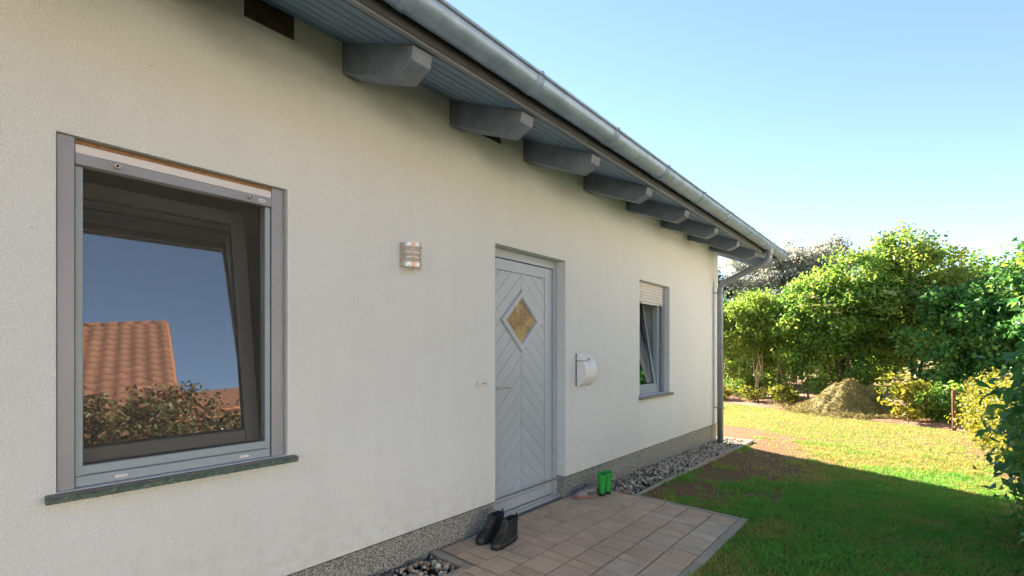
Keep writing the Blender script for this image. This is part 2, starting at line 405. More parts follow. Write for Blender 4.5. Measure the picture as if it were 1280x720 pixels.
class MB:
    """collects shapes in world coordinates; build() links them as one mesh object"""
    def __init__(s):
        s.v, s.f, s.sm = [], [], []
    def add(s, vs, fs, sm=False):
        o = len(s.v)
        s.v += [tuple(x) for x in vs]
        s.f += [tuple(i + o for i in f) for f in fs]
        s.sm += [sm] * len(fs)
        return s
    def box(s, x0, x1, y0, y1, z0, z1, b=0.0):
        if b <= 0:
            vs = [(x, y, z) for z in (z0, z1) for y in (y0, y1) for x in (x0, x1)]
            return s.add(vs, [(0, 2, 3, 1), (4, 5, 7, 6), (0, 1, 5, 4), (2, 6, 7, 3), (0, 4, 6, 2), (1, 3, 7, 5)])
        bm = bmesh.new()
        bmesh.ops.create_cube(bm, size=1)
        for v in bm.verts:
            v.co = Vector(((x0 + x1) / 2 + v.co.x * (x1 - x0), (y0 + y1) / 2 + v.co.y * (y1 - y0), (z0 + z1) / 2 + v.co.z * (z1 - z0)))
        bmesh.ops.bevel(bm, geom=bm.edges[:], offset=b, segments=1, affect='EDGES')
        return s.bm(bm)
    def bm(s, bm, sm=False):
        bm.verts.index_update()
        s.add([v.co[:] for v in bm.verts], [[v.index for v in f.verts] for f in bm.faces], sm)
        bm.free()
        return s
    def prism(s, poly, axis, a0, a1):
        """extrude a 2-D polygon along an axis: axis 0 -> poly is (y,z); 1 -> (x,z); 2 -> (x,y)"""
        n = len(poly)
        def P(q, a):
            if axis == 0: return (a, q[0], q[1])
            if axis == 1: return (q[0], a, q[1])
            return (q[0], q[1], a)
        vs = [P(q, a0) for q in poly] + [P(q, a1) for q in poly]
        fs = [tuple(range(n))[::-1], tuple(range(n, 2 * n))] + [(i, (i + 1) % n, n + (i + 1) % n, n + i) for i in range(n)]
        return s.add(vs, fs)
    def tube(s, pts, rad, seg=12, cap=True, sm=True):
        pts = [Vector(p) for p in pts]
        if isinstance(rad, (int, float)): rad = [rad] * len(pts)
        rings = []
        u = None
        for i, p in enumerate(pts):
            d = (pts[min(i + 1, len(pts) - 1)] - pts[max(i - 1, 0)]).normalized()
            if u is None:
                u = d.orthogonal().normalized()
            else:
                u = (u - d * u.dot(d)).normalized()
            w = d.cross(u)
            rings.append([p + (u * math.cos(2 * math.pi * k / seg) + w * math.sin(2 * math.pi * k / seg)) * rad[i] for k in range(seg)])
        s.loft(rings, cap, sm)
        return s
    def loft(s, rings, cap=True, sm=True):
        n = len(rings[0])
        vs = [p for r in rings for p in r]
        fs = []
        for i in range(len(rings) - 1):
            for k in range(n):
                fs.append((i * n + k, i * n + (k + 1) % n, (i + 1) * n + (k + 1) % n, (i + 1) * n + k))
        s.add(vs, fs, sm)
        if cap:
            o = len(s.v) - len(vs)
            s.f += [tuple(range(o, o + n))[::-1], tuple(range(o + (len(rings) - 1) * n, o + len(rings) * n))]
            s.sm += [False, False]
        return s
    def xf(s, mat):
        s.v = [tuple(mat @ Vector(p)) for p in s.v]
        return s
    def build(s, name, mat, parent=None, org=None):
        if org is None:
            org = Vector(parent['_org']) if parent is not None and '_org' in parent else Vector((0, 0, 0))
        me = bpy.data.meshes.new(name)
        me.from_pydata([(p[0] - org[0], p[1] - org[1], p[2] - org[2]) for p in s.v], [], s.f)
        me.polygons.foreach_set('use_smooth', s.sm)
        bm = bmesh.new(); bm.from_mesh(me)
        bmesh.ops.recalc_face_normals(bm, faces=bm.faces)
        bm.to_mesh(me); bm.free()
        me.materials.append(M[mat] if isinstance(mat, str) else mat)
        o = bpy.data.objects.new(name, me)
        col.objects.link(o)
        if parent is not None:
            o.parent = parent
            o['_org'] = [org[0], org[1], org[2]]
        else:
            o.location = org
            o['_org'] = [org[0], org[1], org[2]]
        return o

def tag(o, label=None, cat=None, group=None, kind=None):
    if label: o['label'] = label
    if cat: o['category'] = cat
    if group: o['group'] = group
    if kind: o['kind'] = kind
    return o

def thing(name, loc, label, cat, group=None):
    o = bpy.data.objects.new(name, None)
    o.empty_display_size = 0.1
    col.objects.link(o)
    o.location = loc
    o['_org'] = list(loc)
    return tag(o, label, cat, group)

def np_mesh(name, V, F, mat, attr=None, parent=None, org=(0, 0, 0), sm=False):
    V = np.asarray(V, np.float32) - np.asarray(org, np.float32)
    F = np.asarray(F, np.int32)
    me = bpy.data.meshes.new(name)
    k = F.shape[1]
    me.vertices.add(len(V)); me.vertices.foreach_set('co', V.ravel())
    me.loops.add(F.size); me.loops.foreach_set('vertex_index', F.ravel())
    me.polygons.add(len(F))
    me.polygons.foreach_set('loop_start', np.arange(0, F.size, k, dtype=np.int32))
    if sm: me.polygons.foreach_set('use_smooth', np.ones(len(F), dtype=bool))
    me.update(calc_edges=True)
    if attr is not None:
        a = me.attributes.new('v', 'FLOAT', 'POINT')
        a.data.foreach_set('value', np.asarray(attr, np.float32))
    me.materials.append(M[mat])
    o = bpy.data.objects.new(name, me)
    col.objects.link(o)
    o['_org'] = [float(x) for x in org]
    if parent is not None: o.parent = parent
    else: o.location = org
    return o

rng = np.random.default_rng(11)
random.seed(5)

def vnoise(x, y, scale, seed):
    """smooth value noise on arrays"""
    g = np.random.default_rng(seed).random((64, 64))
    u, v = np.asarray(x) * scale + 100, np.asarray(y) * scale + 100
    i, j = np.floor(u).astype(int), np.floor(v).astype(int)
    a, b = u - i, v - j
    a = a * a * (3 - 2 * a); b = b * b * (3 - 2 * b)
    G = lambda p, q: g[p % 64, q % 64]
    return (G(i, j) * (1 - a) + G(i + 1, j) * a) * (1 - b) + (G(i, j + 1) * (1 - a) + G(i + 1, j + 1) * a) * b

def fbm(x, y, scale, seed):
    return 0.55 * vnoise(x, y, scale, seed) + 0.28 * vnoise(x, y, scale * 2.3, seed + 1) + 0.17 * vnoise(x, y, scale * 5.1, seed + 2)

# lawn edge towards the planting bed (x as a function of y)
def bed_edge(y):
    y = np.asarray(y, float)
    return np.interp(y, [-20, -3.2, -2.9, -1.8, 0, 1.8, 12], [11.5, 11.75, 12.0, 12.55, 13.4, 14.1, 16.0])

def slope(x):
    return np.interp(np.asarray(x, float), [-50, 3.9, 7.7, 12.5, 30, 400], [0, 0, -0.085, -0.15, -0.2, -0.2])

def inside(x, y, x0, x1, y0, y1):
    return (x > x0) & (x < x1) & (y > y0) & (y < y1)

HX0, HX1, HY1 = -4.0, 7.70, 9.0           # house footprint: x range, depth

def sunk(x, y):
    return inside(x, y, HX0 - .0, HX1 + 0.02, 0.02, HY1) | inside(x, y, -1.4, 3.93, -1.36, 0.1) | inside(x, y, 3.9, 7.93, -0.385, 0.1) | inside(x, y, 7.6, 7.93, -0.385, 6.0) | inside(x, y, -1.4, 2.0, -.4, 0.1)

def gz(x, y):
    x, y = np.asarray(x, float), np.asarray(y, float)
    z = slope(x) - 0.022 + 0.022 * (fbm(x, y, 0.9, 3) - 0.5) * np.clip((30 - np.abs(x)) / 20, 0, 1)
    return np.where(sunk(x, y), slope(x) - 0.12, z)

def soilmask(x, y):
    """1 where bare earth shows: along the new kerb, at the hedge foot and in worn spots"""
    x, y = np.asarray(x, float), np.asarray(y, float)
    n = fbm(x, y, 1.6, 21)
    n2 = fbm(x, y, 5.0, 31)
    d = (-0.4 - y)
    wid = np.interp(x, [3.9, 4.6, 6.0, 8.2, 9.5], [0.6, 1.1, 1.35, 1.1, 0.1])
    k = np.clip((wid - d) / 0.5 + (n - 0.5) * 1.6 + (n2 - 0.5) * 1.8, 0, 1) * ((x > 3.9) & (x < 9.5) & (y > -2.2))
    h = np.clip(0.75 - (y + 3.15) / 0.45 + (n2 - 0.5) * 2.0 + (n - .5), 0, 1) * (x > 3.0) * (x < 11.5)
    w = np.clip((n - 0.66) * 6 + (n2 - 0.6) * 3, 0, 1) * 0.6
    b = np.clip((x - bed_edge(y) + 0.12) / 0.15 + (n2 - .5), 0, 1)
    far = np.where(np.abs(y) > 25, 0, 1) * np.where(x > 30, 0, 1)
    return np.clip(np.maximum(np.maximum(k, h), np.maximum(w, b)) * far, 0, 1)

# ------------------------------------------------------------------ ground
def axis_pts(lo, hi, step, far_lo, far_hi):
    a = list(np.arange(lo, hi + 1e-6, step))
    s, p = step, lo
    left = []
    while p > far_lo:
        s *= 1.5; p -= s; left.append(p)
    s, p = step, a[-1]
    right = []
    while p < far_hi:
        s *= 1.5; p += s; right.append(p)
    return np.array(left[::-1] + a + right)
gx = axis_pts(1.0, 15.5, 0.07, -600, 900)
gy = axis_pts(-5.2, 2.6, 0.07, -700, 700)
GX, GY = np.meshgrid(gx, gy, indexing='ij')
GZ = gz(GX, GY)
ni, nj = GX.shape
idx = np.arange(ni * nj).reshape(ni, nj)
GF = np.stack([idx[:-1, :-1], idx[1:, :-1], idx[1:, 1:], idx[:-1, 1:]], -1).reshape(-1, 4)
g = np_mesh('ground', np.stack([GX, GY, GZ], -1).reshape(-1, 3), GF, 'ground', soilmask(GX, GY).ravel(), sm=True)
tag(g, kind='structure')

# planting bed of brown mulch along the far edge of the lawn
ys = np.linspace(-4.2, 9, 120)
us = np.linspace(0, 1, 16)
BV, BA = [], []
for yv in ys:
    x0 = float(bed_edge(yv)) + 0.05 * math.sin(yv * 5.1) + 0.04 * math.sin(yv * 11.3)
    for uv in us:
        xx = x0 + uv * 8
        zz = float(slope(xx)) - 0.03 + 0.06 * min(1, uv * 12) + 0.03 * float(fbm(xx, yv, 2.5, 8) - .5) * 2
        BV.append((xx, yv, zz))
bi = np.arange(len(ys) * len(us)).reshape(len(ys), len(us))
BF = np.stack([bi[:-1, :-1], bi[:-1, 1:], bi[1:, 1:], bi[1:, :-1]], -1).reshape(-1, 4)
tag(np_mesh('planting_bed', BV, BF, 'mulch', sm=True), kind='structure')

# ------------------------------------------------------------------ house
house = thing('bungalow', (0, 0, 0), 'cream stuccoed bungalow with grey door, deep eaves and zinc gutter', 'house')
P0 = 0.186                       # top of plinth
SL = 0.45                        # roof slope
def topz(y): return 3.055 + SL * y
WT = 0.36

WIN = (0.16, 1.003, 0.80, 2.157)
DOOR = (2.54, 3.47, 0.0, 2.153)
WIN2 = (4.95, 5.80, 0.80, 2.157)
VENTS = [(0.80, 1.04, 2.935, 3.10), (2.37, 2.612, 2.925, 3.10), (3.98, 4.20, 2.925, 3.10), (5.85, 6.05, 2.925, 3.10)]

def holed_wall(mb, x0, x1, z0, z1, holes, yf, yb):
    """flat wall in the x-z plane with rectangular openings and their reveals"""
    xs = sorted({x0, x1, *[h[0] for h in holes], *[h[1] for h in holes]})
    zs = sorted({z0, z1, *[min(max(h[2], z0), z1) for h in holes], *[min(max(h[3], z0), z1) for h in holes]})
    for i in range(len(xs) - 1):
        for j in range(len(zs) - 1):
            cx_, cz_ = (xs[i] + xs[i + 1]) / 2, (zs[j] + zs[j + 1]) / 2
            if any(h[0] < cx_ < h[1] and h[2] < cz_ < h[3] for h in holes): continue
            for y in (yf, yb):
                mb.add([(xs[i], y, zs[j]), (xs[i + 1], y, zs[j]), (xs[i + 1], y, zs[j + 1]), (xs[i], y, zs[j + 1])], [(0, 1, 2, 3)])
    for (a, b, c, d) in holes:
        c2, d2 = max(c, z0), min(d, z1)
        if c2 >= d2: continue
        mb.add([(a, yf, c2), (a, yb, c2), (a, yb, d2), (a, yf, d2)], [(0, 1, 2, 3)])
        mb.add([(b, yf, c2), (b, yb, c2), (b, yb, d2), (b, yf, d2)], [(0, 1, 2, 3)])
        if d < z1: mb.add([(a, yf, d), (b, yf, d), (b, yb, d), (a, yb, d)], [(0, 1, 2, 3)])
        if c > z0: mb.add([(a, yf, c), (b, yf, c), (b, yb, c), (a, yb, c)], [(0, 1, 2, 3)])

w = MB()
holed_wall(w, HX0, HX1, P0, 3.10, [WIN, DOOR, WIN2] + VENTS, 0.0, WT)
w.build('wall', 'stucco', house)
# side and back walls (gables)
w = MB()
ZR = topz(4.5)
for x0, x1 in ((HX1 - 0.34, HX1), (HX0, HX0 + 0.34)):
    w.prism([(0.004 if x1 > 5 else 0.0, P0), (HY1, P0), (HY1, 3.0), (4.5, ZR - .05), (0.004, 3.03)], 0, x0 + 0.002, x1 - 0.002)
w.box(HX0 + .34, HX1 - .34, HY1 - .36, HY1, P0, 3.0)
w.build('gable_wall', 'stucco', house)
# plaster band that marks the top course below the eaves
w = MB()
w.box(HX0, HX1 - 0.001, -0.0025, 0.02, 2.842, 2.868)
w.build('plaster_band', 'stucco', house)

pl = MB()
holed_wall(pl, HX0, HX1 - 0.014, -0.35, P0 - 0.003, [(DOOR[0], DOOR[1], -0.02, 3.0)], 0.014, WT)
pl.box(HX1 - 0.34, HX1 - 0.014, 0.0145, HY1, -0.4, P0 - 0.003)
pl.add([(HX0, 0.014, P0 - .003), (HX1 - .014, 0.014, P0 - .003), (HX1 - .014, .05, P0 - .003), (HX0, .05, P0 - .003)], [(0, 1, 2, 3)])
pl.build('plinth', 'granule', house)
# thin drip bead between plaster and plinth
db = MB()
db.box(HX0, DOOR[0], 0.001, 0.013, P0 - 0.006, P0 - 0.0005)
db.box(DOOR[1], HX1, 0.001, 0.013, P0 - 0.006, P0 - 0.0005)
db.build('drip_bead', 'gap', house)

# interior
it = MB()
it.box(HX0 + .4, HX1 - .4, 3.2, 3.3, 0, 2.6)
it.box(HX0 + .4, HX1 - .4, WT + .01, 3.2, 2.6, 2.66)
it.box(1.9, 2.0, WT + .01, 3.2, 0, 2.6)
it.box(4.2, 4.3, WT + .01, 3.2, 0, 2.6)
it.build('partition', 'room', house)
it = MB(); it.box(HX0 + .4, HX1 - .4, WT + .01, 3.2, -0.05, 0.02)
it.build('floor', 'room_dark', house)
for a, b, c_, d in VENTS:
    v = MB(); v.box(a - .01, b + .01, 0.012, 0.06, c_ - .01, 3.12)
    v.build('vent_board', 'vent', house)

# ---- roof, eaves
RX0, RX1 = -4.3, 8.36
rf = MB()
e = -0.70
th = 0.13
off = 0.022
yR = 4.5
rf.prism([(e, topz(e) + off + .004), (yR, topz(yR) + off), (2 * yR - e, topz(e) + off + .004), (2 * yR - e, topz(e) + off + th), (yR, topz(yR) + off + th), (e, topz(e) + off + th)], 0, RX0, RX1)
roof = rf.build('roof', 'roof_dark', house)
# tile courses on the front slope
tl = MB()
rows = 16
for k in range(rows):
    y0 = e - 0.03 + (yR - e) * k / rows
    y1 = y0 + (yR - e) / rows + 0.03
    z0, z1 = topz(y0) + off + th + 0.035, topz(y1) + off + th + 0.012
    n = 190
    top = []
    for i in range(n + 1):
        x = RX0 + (RX1 - RX0) * i / n
        top.append((x, 0.018 * abs(math.sin(math.pi * i / 4.0))))
    vs = [(x, y0, z0 + h) for x, h in top] + [(x, y1, z1 + h) for x, h in top] + [(x, y0, z0 - 0.025) for x, h in top]
    fs = [(i, i + 1, n + 2 + i, n + 1 + i) for i in range(n)] + [(2 * n + 2 + i, 2 * n + 3 + i, i + 1, i) for i in range(n)]
    tl.add(vs, fs)
t_ = tl.build('tile_course', 'roof_dark', roof)
t_['kind'] = 'stuff'

# soffit boards lie on the rafters and run along the eaves
nb = 7
ys0 = -0.665
for k in range(nb):
    ya = 0.012 + (ys0 - 0.012) * (k + 1) / nb + 0.005
    yb = 0.012 + (ys0 - 0.012) * k / nb - 0.003
    s_ = MB()
    s_.prism([(ya, topz(ya) + .001), (yb, topz(yb) + .001), (yb, topz(yb) + .019), (ya, topz(ya) + .019)], 0, RX0 + .02, RX1 - .03)
    s_.build('soffit_board', 'soffit', house)
# backing above the boards (dark grooves between them)
s_ = MB()
s_.prism([(ys0, topz(ys0) + .0195), (0.3, topz(0.3) + .0195), (0.3, topz(0.3) + .0215), (ys0, topz(ys0) + .0215)], 0, RX0 + .02, RX1 - .03)
s_.build('soffit_backing', 'gap', house)
# verge soffit beyond the gable wall
s_ = MB()
s_.prism([(0.03, topz(0.03) + .001), (4.45, topz(4.45) + .001), (4.45, topz(4.45) + .015), (0.03, topz(0.03) + .015)], 0, HX1 + .002, RX1 - .03)
s_.build('verge_soffit', 'soffit', house)

f_ = MB()
f_.box(RX0, RX1, -0.694, -0.667, 2.755, 2.905, 0.003)
f_.build('fascia', 'fascia', house)

RAFT = [-3.0, -2.15, -1.3, -0.42, 0.45, 1.301, 2.086, 2.871, 3.764, 4.633, 5.532, 6.403, 7.277]
def rafter(x0, x1, yend, name, mat='rafter'):
    b = MB()
    t_, bt = topz, lambda y: 2.882 + 0.43 * y
    poly = [(yend, t_(yend)), (-0.655, t_(-0.655)), (-0.638, t_(-0.655) - .062), (-0.525, bt(-0.525)), (yend, bt(yend) if yend < 0.5 else t_(yend) - .18)]
    bm = bmesh.new()
    vs = [bm.verts.new((x0, p[0], p[1])) for p in poly]
    f = bm.faces.new(vs)
    r = bmesh.ops.extrude_face_region(bm, geom=[f])
    for v in r['geom']:
        if isinstance(v, bmesh.types.BMVert): v.co.x = x1
    bmesh.ops.bevel(bm, geom=bm.edges[:], offset=0.003, segments=1, affect='EDGES')
    b.bm(bm)
    return b.build(name, mat, house)
for x in RAFT:
    rafter(x, x + 0.115, 0.10, 'rafter')
rafter(8.19, 8.305, 4.4, 'verge_rafter')

# gutter: open half-round with rolled lip
GYc, GZc, GR = -0.776, 2.862, 0.073
g_ = MB()
nseg = 14
gx0, gx1 = RX0 + .02, 8.45
def arc(r, n=nseg):
    return [(GYc - r * math.cos(math.pi * k / n), GZc - r * math.sin(math.pi * k / n)) for k in range(n + 1)]
outer, inner = arc(GR), arc(GR - 0.003)
vs = [(x, *p) for x in (gx0, gx1) for p in outer] + [(x, *p) for x in (gx0, gx1) for p in inner]
n1 = nseg + 1
fs = [(i, i + 1, n1 + i + 1, n1 + i) for i in range(nseg)] + [(2 * n1 + i, 2 * n1 + i + 1, 3 * n1 + i + 1, 3 * n1 + i) for i in range(nseg)]
g_.add(vs, fs, True)
gut = g_.build('gutter', 'zinc', house)
lp = MB()
lp.tube([(gx0, GYc - GR - .004, GZc + .003), (gx1, GYc - GR - .004, GZc + .003)], 0.0095, 10)
lp.build('rolled_lip', 'zinc', gut)
cp = MB()
cp.prism([(y, z) for y, z in arc(GR + .003)], 0, gx1 - .002, gx1 + .004)
cp.build('end_cap', 'zinc', gut)
xb = 1.16
k = 0
while xb - 0.86 * k > gx0 + .3: k += 1
xs_ = [xb + 0.86 * i for i in range(-k + 1, 9)]
for x in xs_:
    b = MB()
    for (w0, rr) in ((0.013, GR + .0045), (0.030, GR + .0022)):
        o1 = arc(rr)
        vs = [(xx, *p) for xx in (x - w0, x + w0) for p in o1] + [(xx, *p) for xx in (x - w0, x + w0) for p in arc(GR + .0003)]
        b.add(vs, [(i, i + 1, n1 + i + 1, n1 + i) for i in range(nseg)] + [(i, i + 1, 2 * n1 + i + 1, 2 * n1 + i) for i in range(nseg)] + [(n1 + i, n1 + i + 1, 3 * n1 + i + 1, 3 * n1 + i) for i in range(nseg)], True)
    b.box(x - .012, x + .012, GYc - GR - .017, GYc - GR + .006, GZc - .006, GZc + .016, .003)
    b.build('gutter_strap', 'zinc', gut)

# downspout with swan neck
DX = 7.50
dp = MB()
A = Vector((DX, GYc, GZc - GR + .015)); Bp = Vector((DX, GYc, 2.64)); C1 = Vector((DX, -0.098, 2.36)); D1 = Vector((DX, -0.098, -0.14))
def fillet(p, q, r, n=7, rad=0.09):
    a = (p - q).normalized(); b = (r - q).normalized()
    s0, s1 = q + a * rad, q + b * rad
    return [(s0 * (1 - t) ** 2 + q * 2 * t * (1 - t) + s1 * t ** 2) for t in [i / n for i in range(n + 1)]]
pts = [A] + fillet(A, Bp, C1) + fillet(Bp, C1, D1) + [D1]
dp.tube(pts, 0.045, 18)
dsp = dp.build('downspout', 'pipe', house)
oc = MB()
oc.tube([A + Vector((0, 0, .035)), A, A - Vector((0, 0, .05)), A - Vector((0, 0, .075))], [0.068, 0.062, 0.052, 0.050], 18)
oc.build('outlet_funnel', 'pipe', dsp)
for z in (2.235, 0.45):
    cl = MB()
    cl.tube([(DX, -.098, z - .014), (DX, -.098, z + .014)], 0.0505, 18)
    cl.tube([(DX, -.098, z), (DX, 0.02, z)], 0.007, 8)
    cl.box(DX - .008, DX + .008, -.165, -.145, z - .011, z + .011)
    cl.build('pipe_clamp', 'pipe', dsp)

# ------------------------------------------------------------------ windows
def frame_rect(mb, x0, x1, z0, z1, wd, y0, y1, wb=None, b=0.003):
    """rectangular frame of four bars"""
    wb = wb or wd
    mb.box(x0, x0 + wd, y0, y1, z0, z1, b)
    mb.box(x1 - wd, x1, y0, y1, z0, z1, b)
    mb.box(x0 + wd - .001, x1 - wd + .001, y0 + .001, y1 - .001, z1 - wd, z1 - .0005, b)
    mb.box(x0 + wd - .001, x1 - wd + .001, y0 + .001, y1 - .001, z0 + .0005, z0 + wb, b)

def sash_parts(parent, x0, x1, z0, z1, y, tilt, wd, th=0.06, mat='sash'):
    Tm = Matrix.Translation((0, y, z0)) @ Matrix.Rotation(-R(tilt), 4, 'X') @ Matrix.Translation((0, -y, -z0))
    s = MB(); frame_rect(s, x0, x1, z0, z1, wd, y, y + th, b=0.006)
    s.xf(Tm).build('sash', mat, parent)
    gb = MB(); frame_rect(gb, x0 + wd - .002, x1 - wd + .002, z0 + wd - .002, z1 - wd + .002, 0.012, y + .014, y + .03)
    gb.xf(Tm).build('glazing_bead', 'gap', parent)
    q = MB(); q.add([(x0 + wd, y + .022, z0 + wd), (x1 - wd, y + .022, z0 + wd), (x1 - wd, y + .022, z1 - wd), (x0 + wd, y + .022, z1 - wd)], [(0, 1, 2, 3)])
    po = q.xf(Tm).build('pane', 'glass', parent)
    if po.data.polygons[0].normal.y > 0: po.data.flip_normals()      # outer face looks out of the house
    return Tm

# large window: guide rails, blind bar, fly-screen cassette, frame, tilted sash
x0, x1, z0, z1 = WIN
wf = MB()
frame_rect(wf, x0 + .045, x1 - .062, z0 + .002, z1 - .03, 0.022, 0.050, 0.116, wb=0.07)
win = wf.build('window', 'grey_paint', house)
win['label'] = 'large grey window with fly screen, its sash tilted inwards'
r = MB(); r.box(x0 + .002, x0 + .052, 0.012, 0.075, z0 + .001, z1 - .002, .002); r.build('guide_rail', 'rail_alu', win)
r = MB(); r.box(x1 - .070, x1 - .020, 0.020, 0.075, z0 + .001, z1 - .004, .002); r.build('guide_rail', 'rail_alu', win)
r = MB(); r.box(x1 - .019, x1 - .001, 0.05, 0.075, z0, z1); r.build('reveal_fill', 'stucco', win)
r = MB(); r.box(x0 + .053, x1 - .071, 0.030, 0.10, z1 - .022, z1 - .006, .001); r.build('blind_brush', 'brush', win)
r = MB(); r.box(x0 + .053, x1 - .071, 0.022, 0.045, z1 - .058, z1 - .0235, .002); r.build('blind_bottom_bar', 'white_alu', win)
r = MB(); r.box(x0 + .053, x1 - .071, 0.010, 0.055, z1 - .105, z1 - .060, .003); scr_box = r.build('screen_cassette', 'rail_alu', win)
for xx in (x0 + .175, x1 - .175):
    r = MB(); r.tube([(xx, 0.012, z1 - .084), (xx, -0.016, z1 - .084)], [.0085, .0085], 14)
    r.tube([(xx, -0.016, z1 - .084), (xx, -0.0165, z1 - .084)], [.006, .006], 12)
    r.build('stop_knob', 'brush' if False else 'steel', win)
    r = MB(); r.tube([(xx, -0.0168, z1 - .084), (xx, -0.0185, z1 - .084)], [.0052, .0052], 12); r.build('knob_core', 'gap', win)
# oval maker's badge
r = MB(); r.loft([[(x1 - .118 + .017 * math.cos(a), yy, z1 - .083 + .0085 * math.sin(a)) for a in [2 * math.pi * i / 20 for i in range(20)]] for yy in (.0098, .0085)], True, False)
r.build('badge', 'white_alu', win)
r = MB(); r.box(x1 - .128, x1 - .108, .0078, .0084, z1 - .0845, z1 - .0815); r.build('badge_print', 'print', win)
# screen frame: side channels, bottom bars
r = MB(); r.box(x0 + .053, x0 + .077, 0.028, 0.049, z0 + .045, z1 - .106, .002); r.build('screen_channel', 'grey_paint', win)
r = MB(); r.box(x1 - .097, x1 - .073, 0.028, 0.049, z0 + .045, z1 - .106, .002); r.build('screen_channel', 'grey_paint', win)
r = MB(); r.box(x0 + .053, x1 - .073, 0.030, 0.0485, z0 + .046, z0 + .083, .003); r.build('screen_bottom_bar', 'grey_paint', win)
r = MB(); r.box(x0 + .053, x1 - .073, 0.024, 0.049, z0 + .003, z0 + .044, .003); r.build('weather_bar', 'grey_paint', win)
for xx in (x0 + .17, x1 - .215):
    r = MB(); r.box(xx, xx + .042, 0.019, 0.025, z0 + .017, z0 + .030, .002); r.build('drain_cap', 'white_alu', win)
for xx, zz in ((x0 + .012, z0 + .04), (x1 - .028, z0 + .05)):
    r = MB(); r.tube([(xx, 0.02 if xx > .5 else .012, zz), (xx, 0.0165 if xx > .5 else .009, zz)], [.005, .004], 10); r.build('rail_screw', 'rail_alu', win)
r = MB(); r.add([(x0 + .075, .040, z0 + .08), (x1 - .095, .040, z0 + .08), (x1 - .095, .040, z1 - .10), (x0 + .075, .040, z1 - .10)], [(0, 1, 2, 3)])
r.build('fly_screen', 'screen', win)
sash_parts(win, x0 + .016, x1 - .085, z0 + .073, z1 - .05, 0.119, 11.0, 0.066)
# varnished inner window board seen through the glass
r = MB(); r.box(x0 - .05, x1 + .05, WT + .0, WT + .16, z0 + .045, z0 + .07); r.build('inner_board', 'wood_stripe', win)
# stone sill
sl = MB()
sl.prism([(-0.045, z0 - .030), (0.06, z0 - .030), (0.06, z0 - .0045), (-0.045, z0 - .0055)], 0, x0 - .03, x1 + .035)
sill = sl.build('sill', 'sill_stone', win)
# roughly broken front edge
sb = MB()
nn = 90
rngs = random.Random(3)
vs = []
for i in range(nn + 1):
    xx = x0 - .029 + (x1 - x0 + .063) * i / nn
    for zz in (z0 - .0292, z0 - .021, z0 - .013, z0 - .0058):
        vs.append((xx, -0.047 - rngs.random() * .006, zz + (rngs.random() - .5) * .002))
sb.add(vs, [(i * 4 + k, (i + 1) * 4 + k, (i + 1) * 4 + k + 1, i * 4 + k + 1) for i in range(nn) for k in range(3)])
sb.build('broken_edge', 'sill_stone', win)
st = MB(); st.box(x0 - .028, x1 + .033, -0.044, 0.022, z0 - .0044, z0 - .002); st.build('sill_face', 'sill_top', win)

# small far window
x0, x1, z0, z1 = WIN2
wf = MB()
frame_rect(wf, x0 + .03, x1 - .055, z0 + .002, z1 - .02, 0.055, 0.115, 0.18, wb=0.065)
win2 = wf.build('window', 'grey_paint', house)
win2['label'] = 'narrow window under a half rolled white shutter'
r = MB(); r.box(x0 + .002, x0 + .05, 0.070, 0.114, z0 + .001, z1 - .002, .002); r.build('guide_rail', 'rail_alu', win2)
r = MB(); r.box(x1 - .055, x1 - .008, 0.070, 0.114, z0 + .001, z1 - .002, .002); r.build('guide_rail', 'rail_alu', win2)
for k in range(6):
    zt = z1 - .004 - k * .038
    r = MB()
    r.prism([(0.078 + 0.010 * math.cos(math.pi * (i / 6 - .5)) * -1, zt - .036 + .036 * i / 6) for i in range(7)] + [(0.09, zt), (0.09, zt - .036)], 0, x0 + .05, x1 - .055)
    r.build('shutter_slat', 'white_alu', win2)
r = MB(); r.box(x0 + .05, x1 - .055, .070, .092, z1 - .255, z1 - .235, .002); r.build('shutter_end_bar', 'white_alu', win2)
for xx in (x0 + .12, x1 - .15):
    r = MB(); r.box(xx, xx + .045, .060, .072, z1 - .256, z1 - .243, .002); r.build('shutter_stop', 'gap', win2)
sash_parts(win2, x0 + .06, x1 - .085, z0 + .05, z1 - .05, 0.122, 9.0, 0.07, mat='grey_paint')
r = MB(); r.tube([(x1 - .07, .112, 1.42), (x1 - .07, .10, 1.42), (x1 - .07, .10, 1.36)], .007, 8); r.build('catch', 'steel', win2)
cu = MB()
nx = 60
vs = []
for i in range(nx + 1):
    xx = x0 - .05 + (x1 - x0 + .1) * i / nx
    yy = WT + .06 + .025 * math.sin(i * 0.9) + .012 * math.sin(i * 2.3)
    vs += [(xx, yy, z0 - .1), (xx, yy, z1 + .2)]
cu.add(vs, [(2 * i, 2 * i + 2, 2 * i + 3, 2 * i + 1) for i in range(nx)], True)
cu.build('curtain', 'curtain', win2)
sl = MB()
sl.box(x0 - .02, x1 + .035, -0.045, 0.115, z0 - .032, z0 - .002, .003)
sl.build('sill', 'sill_top', win2)

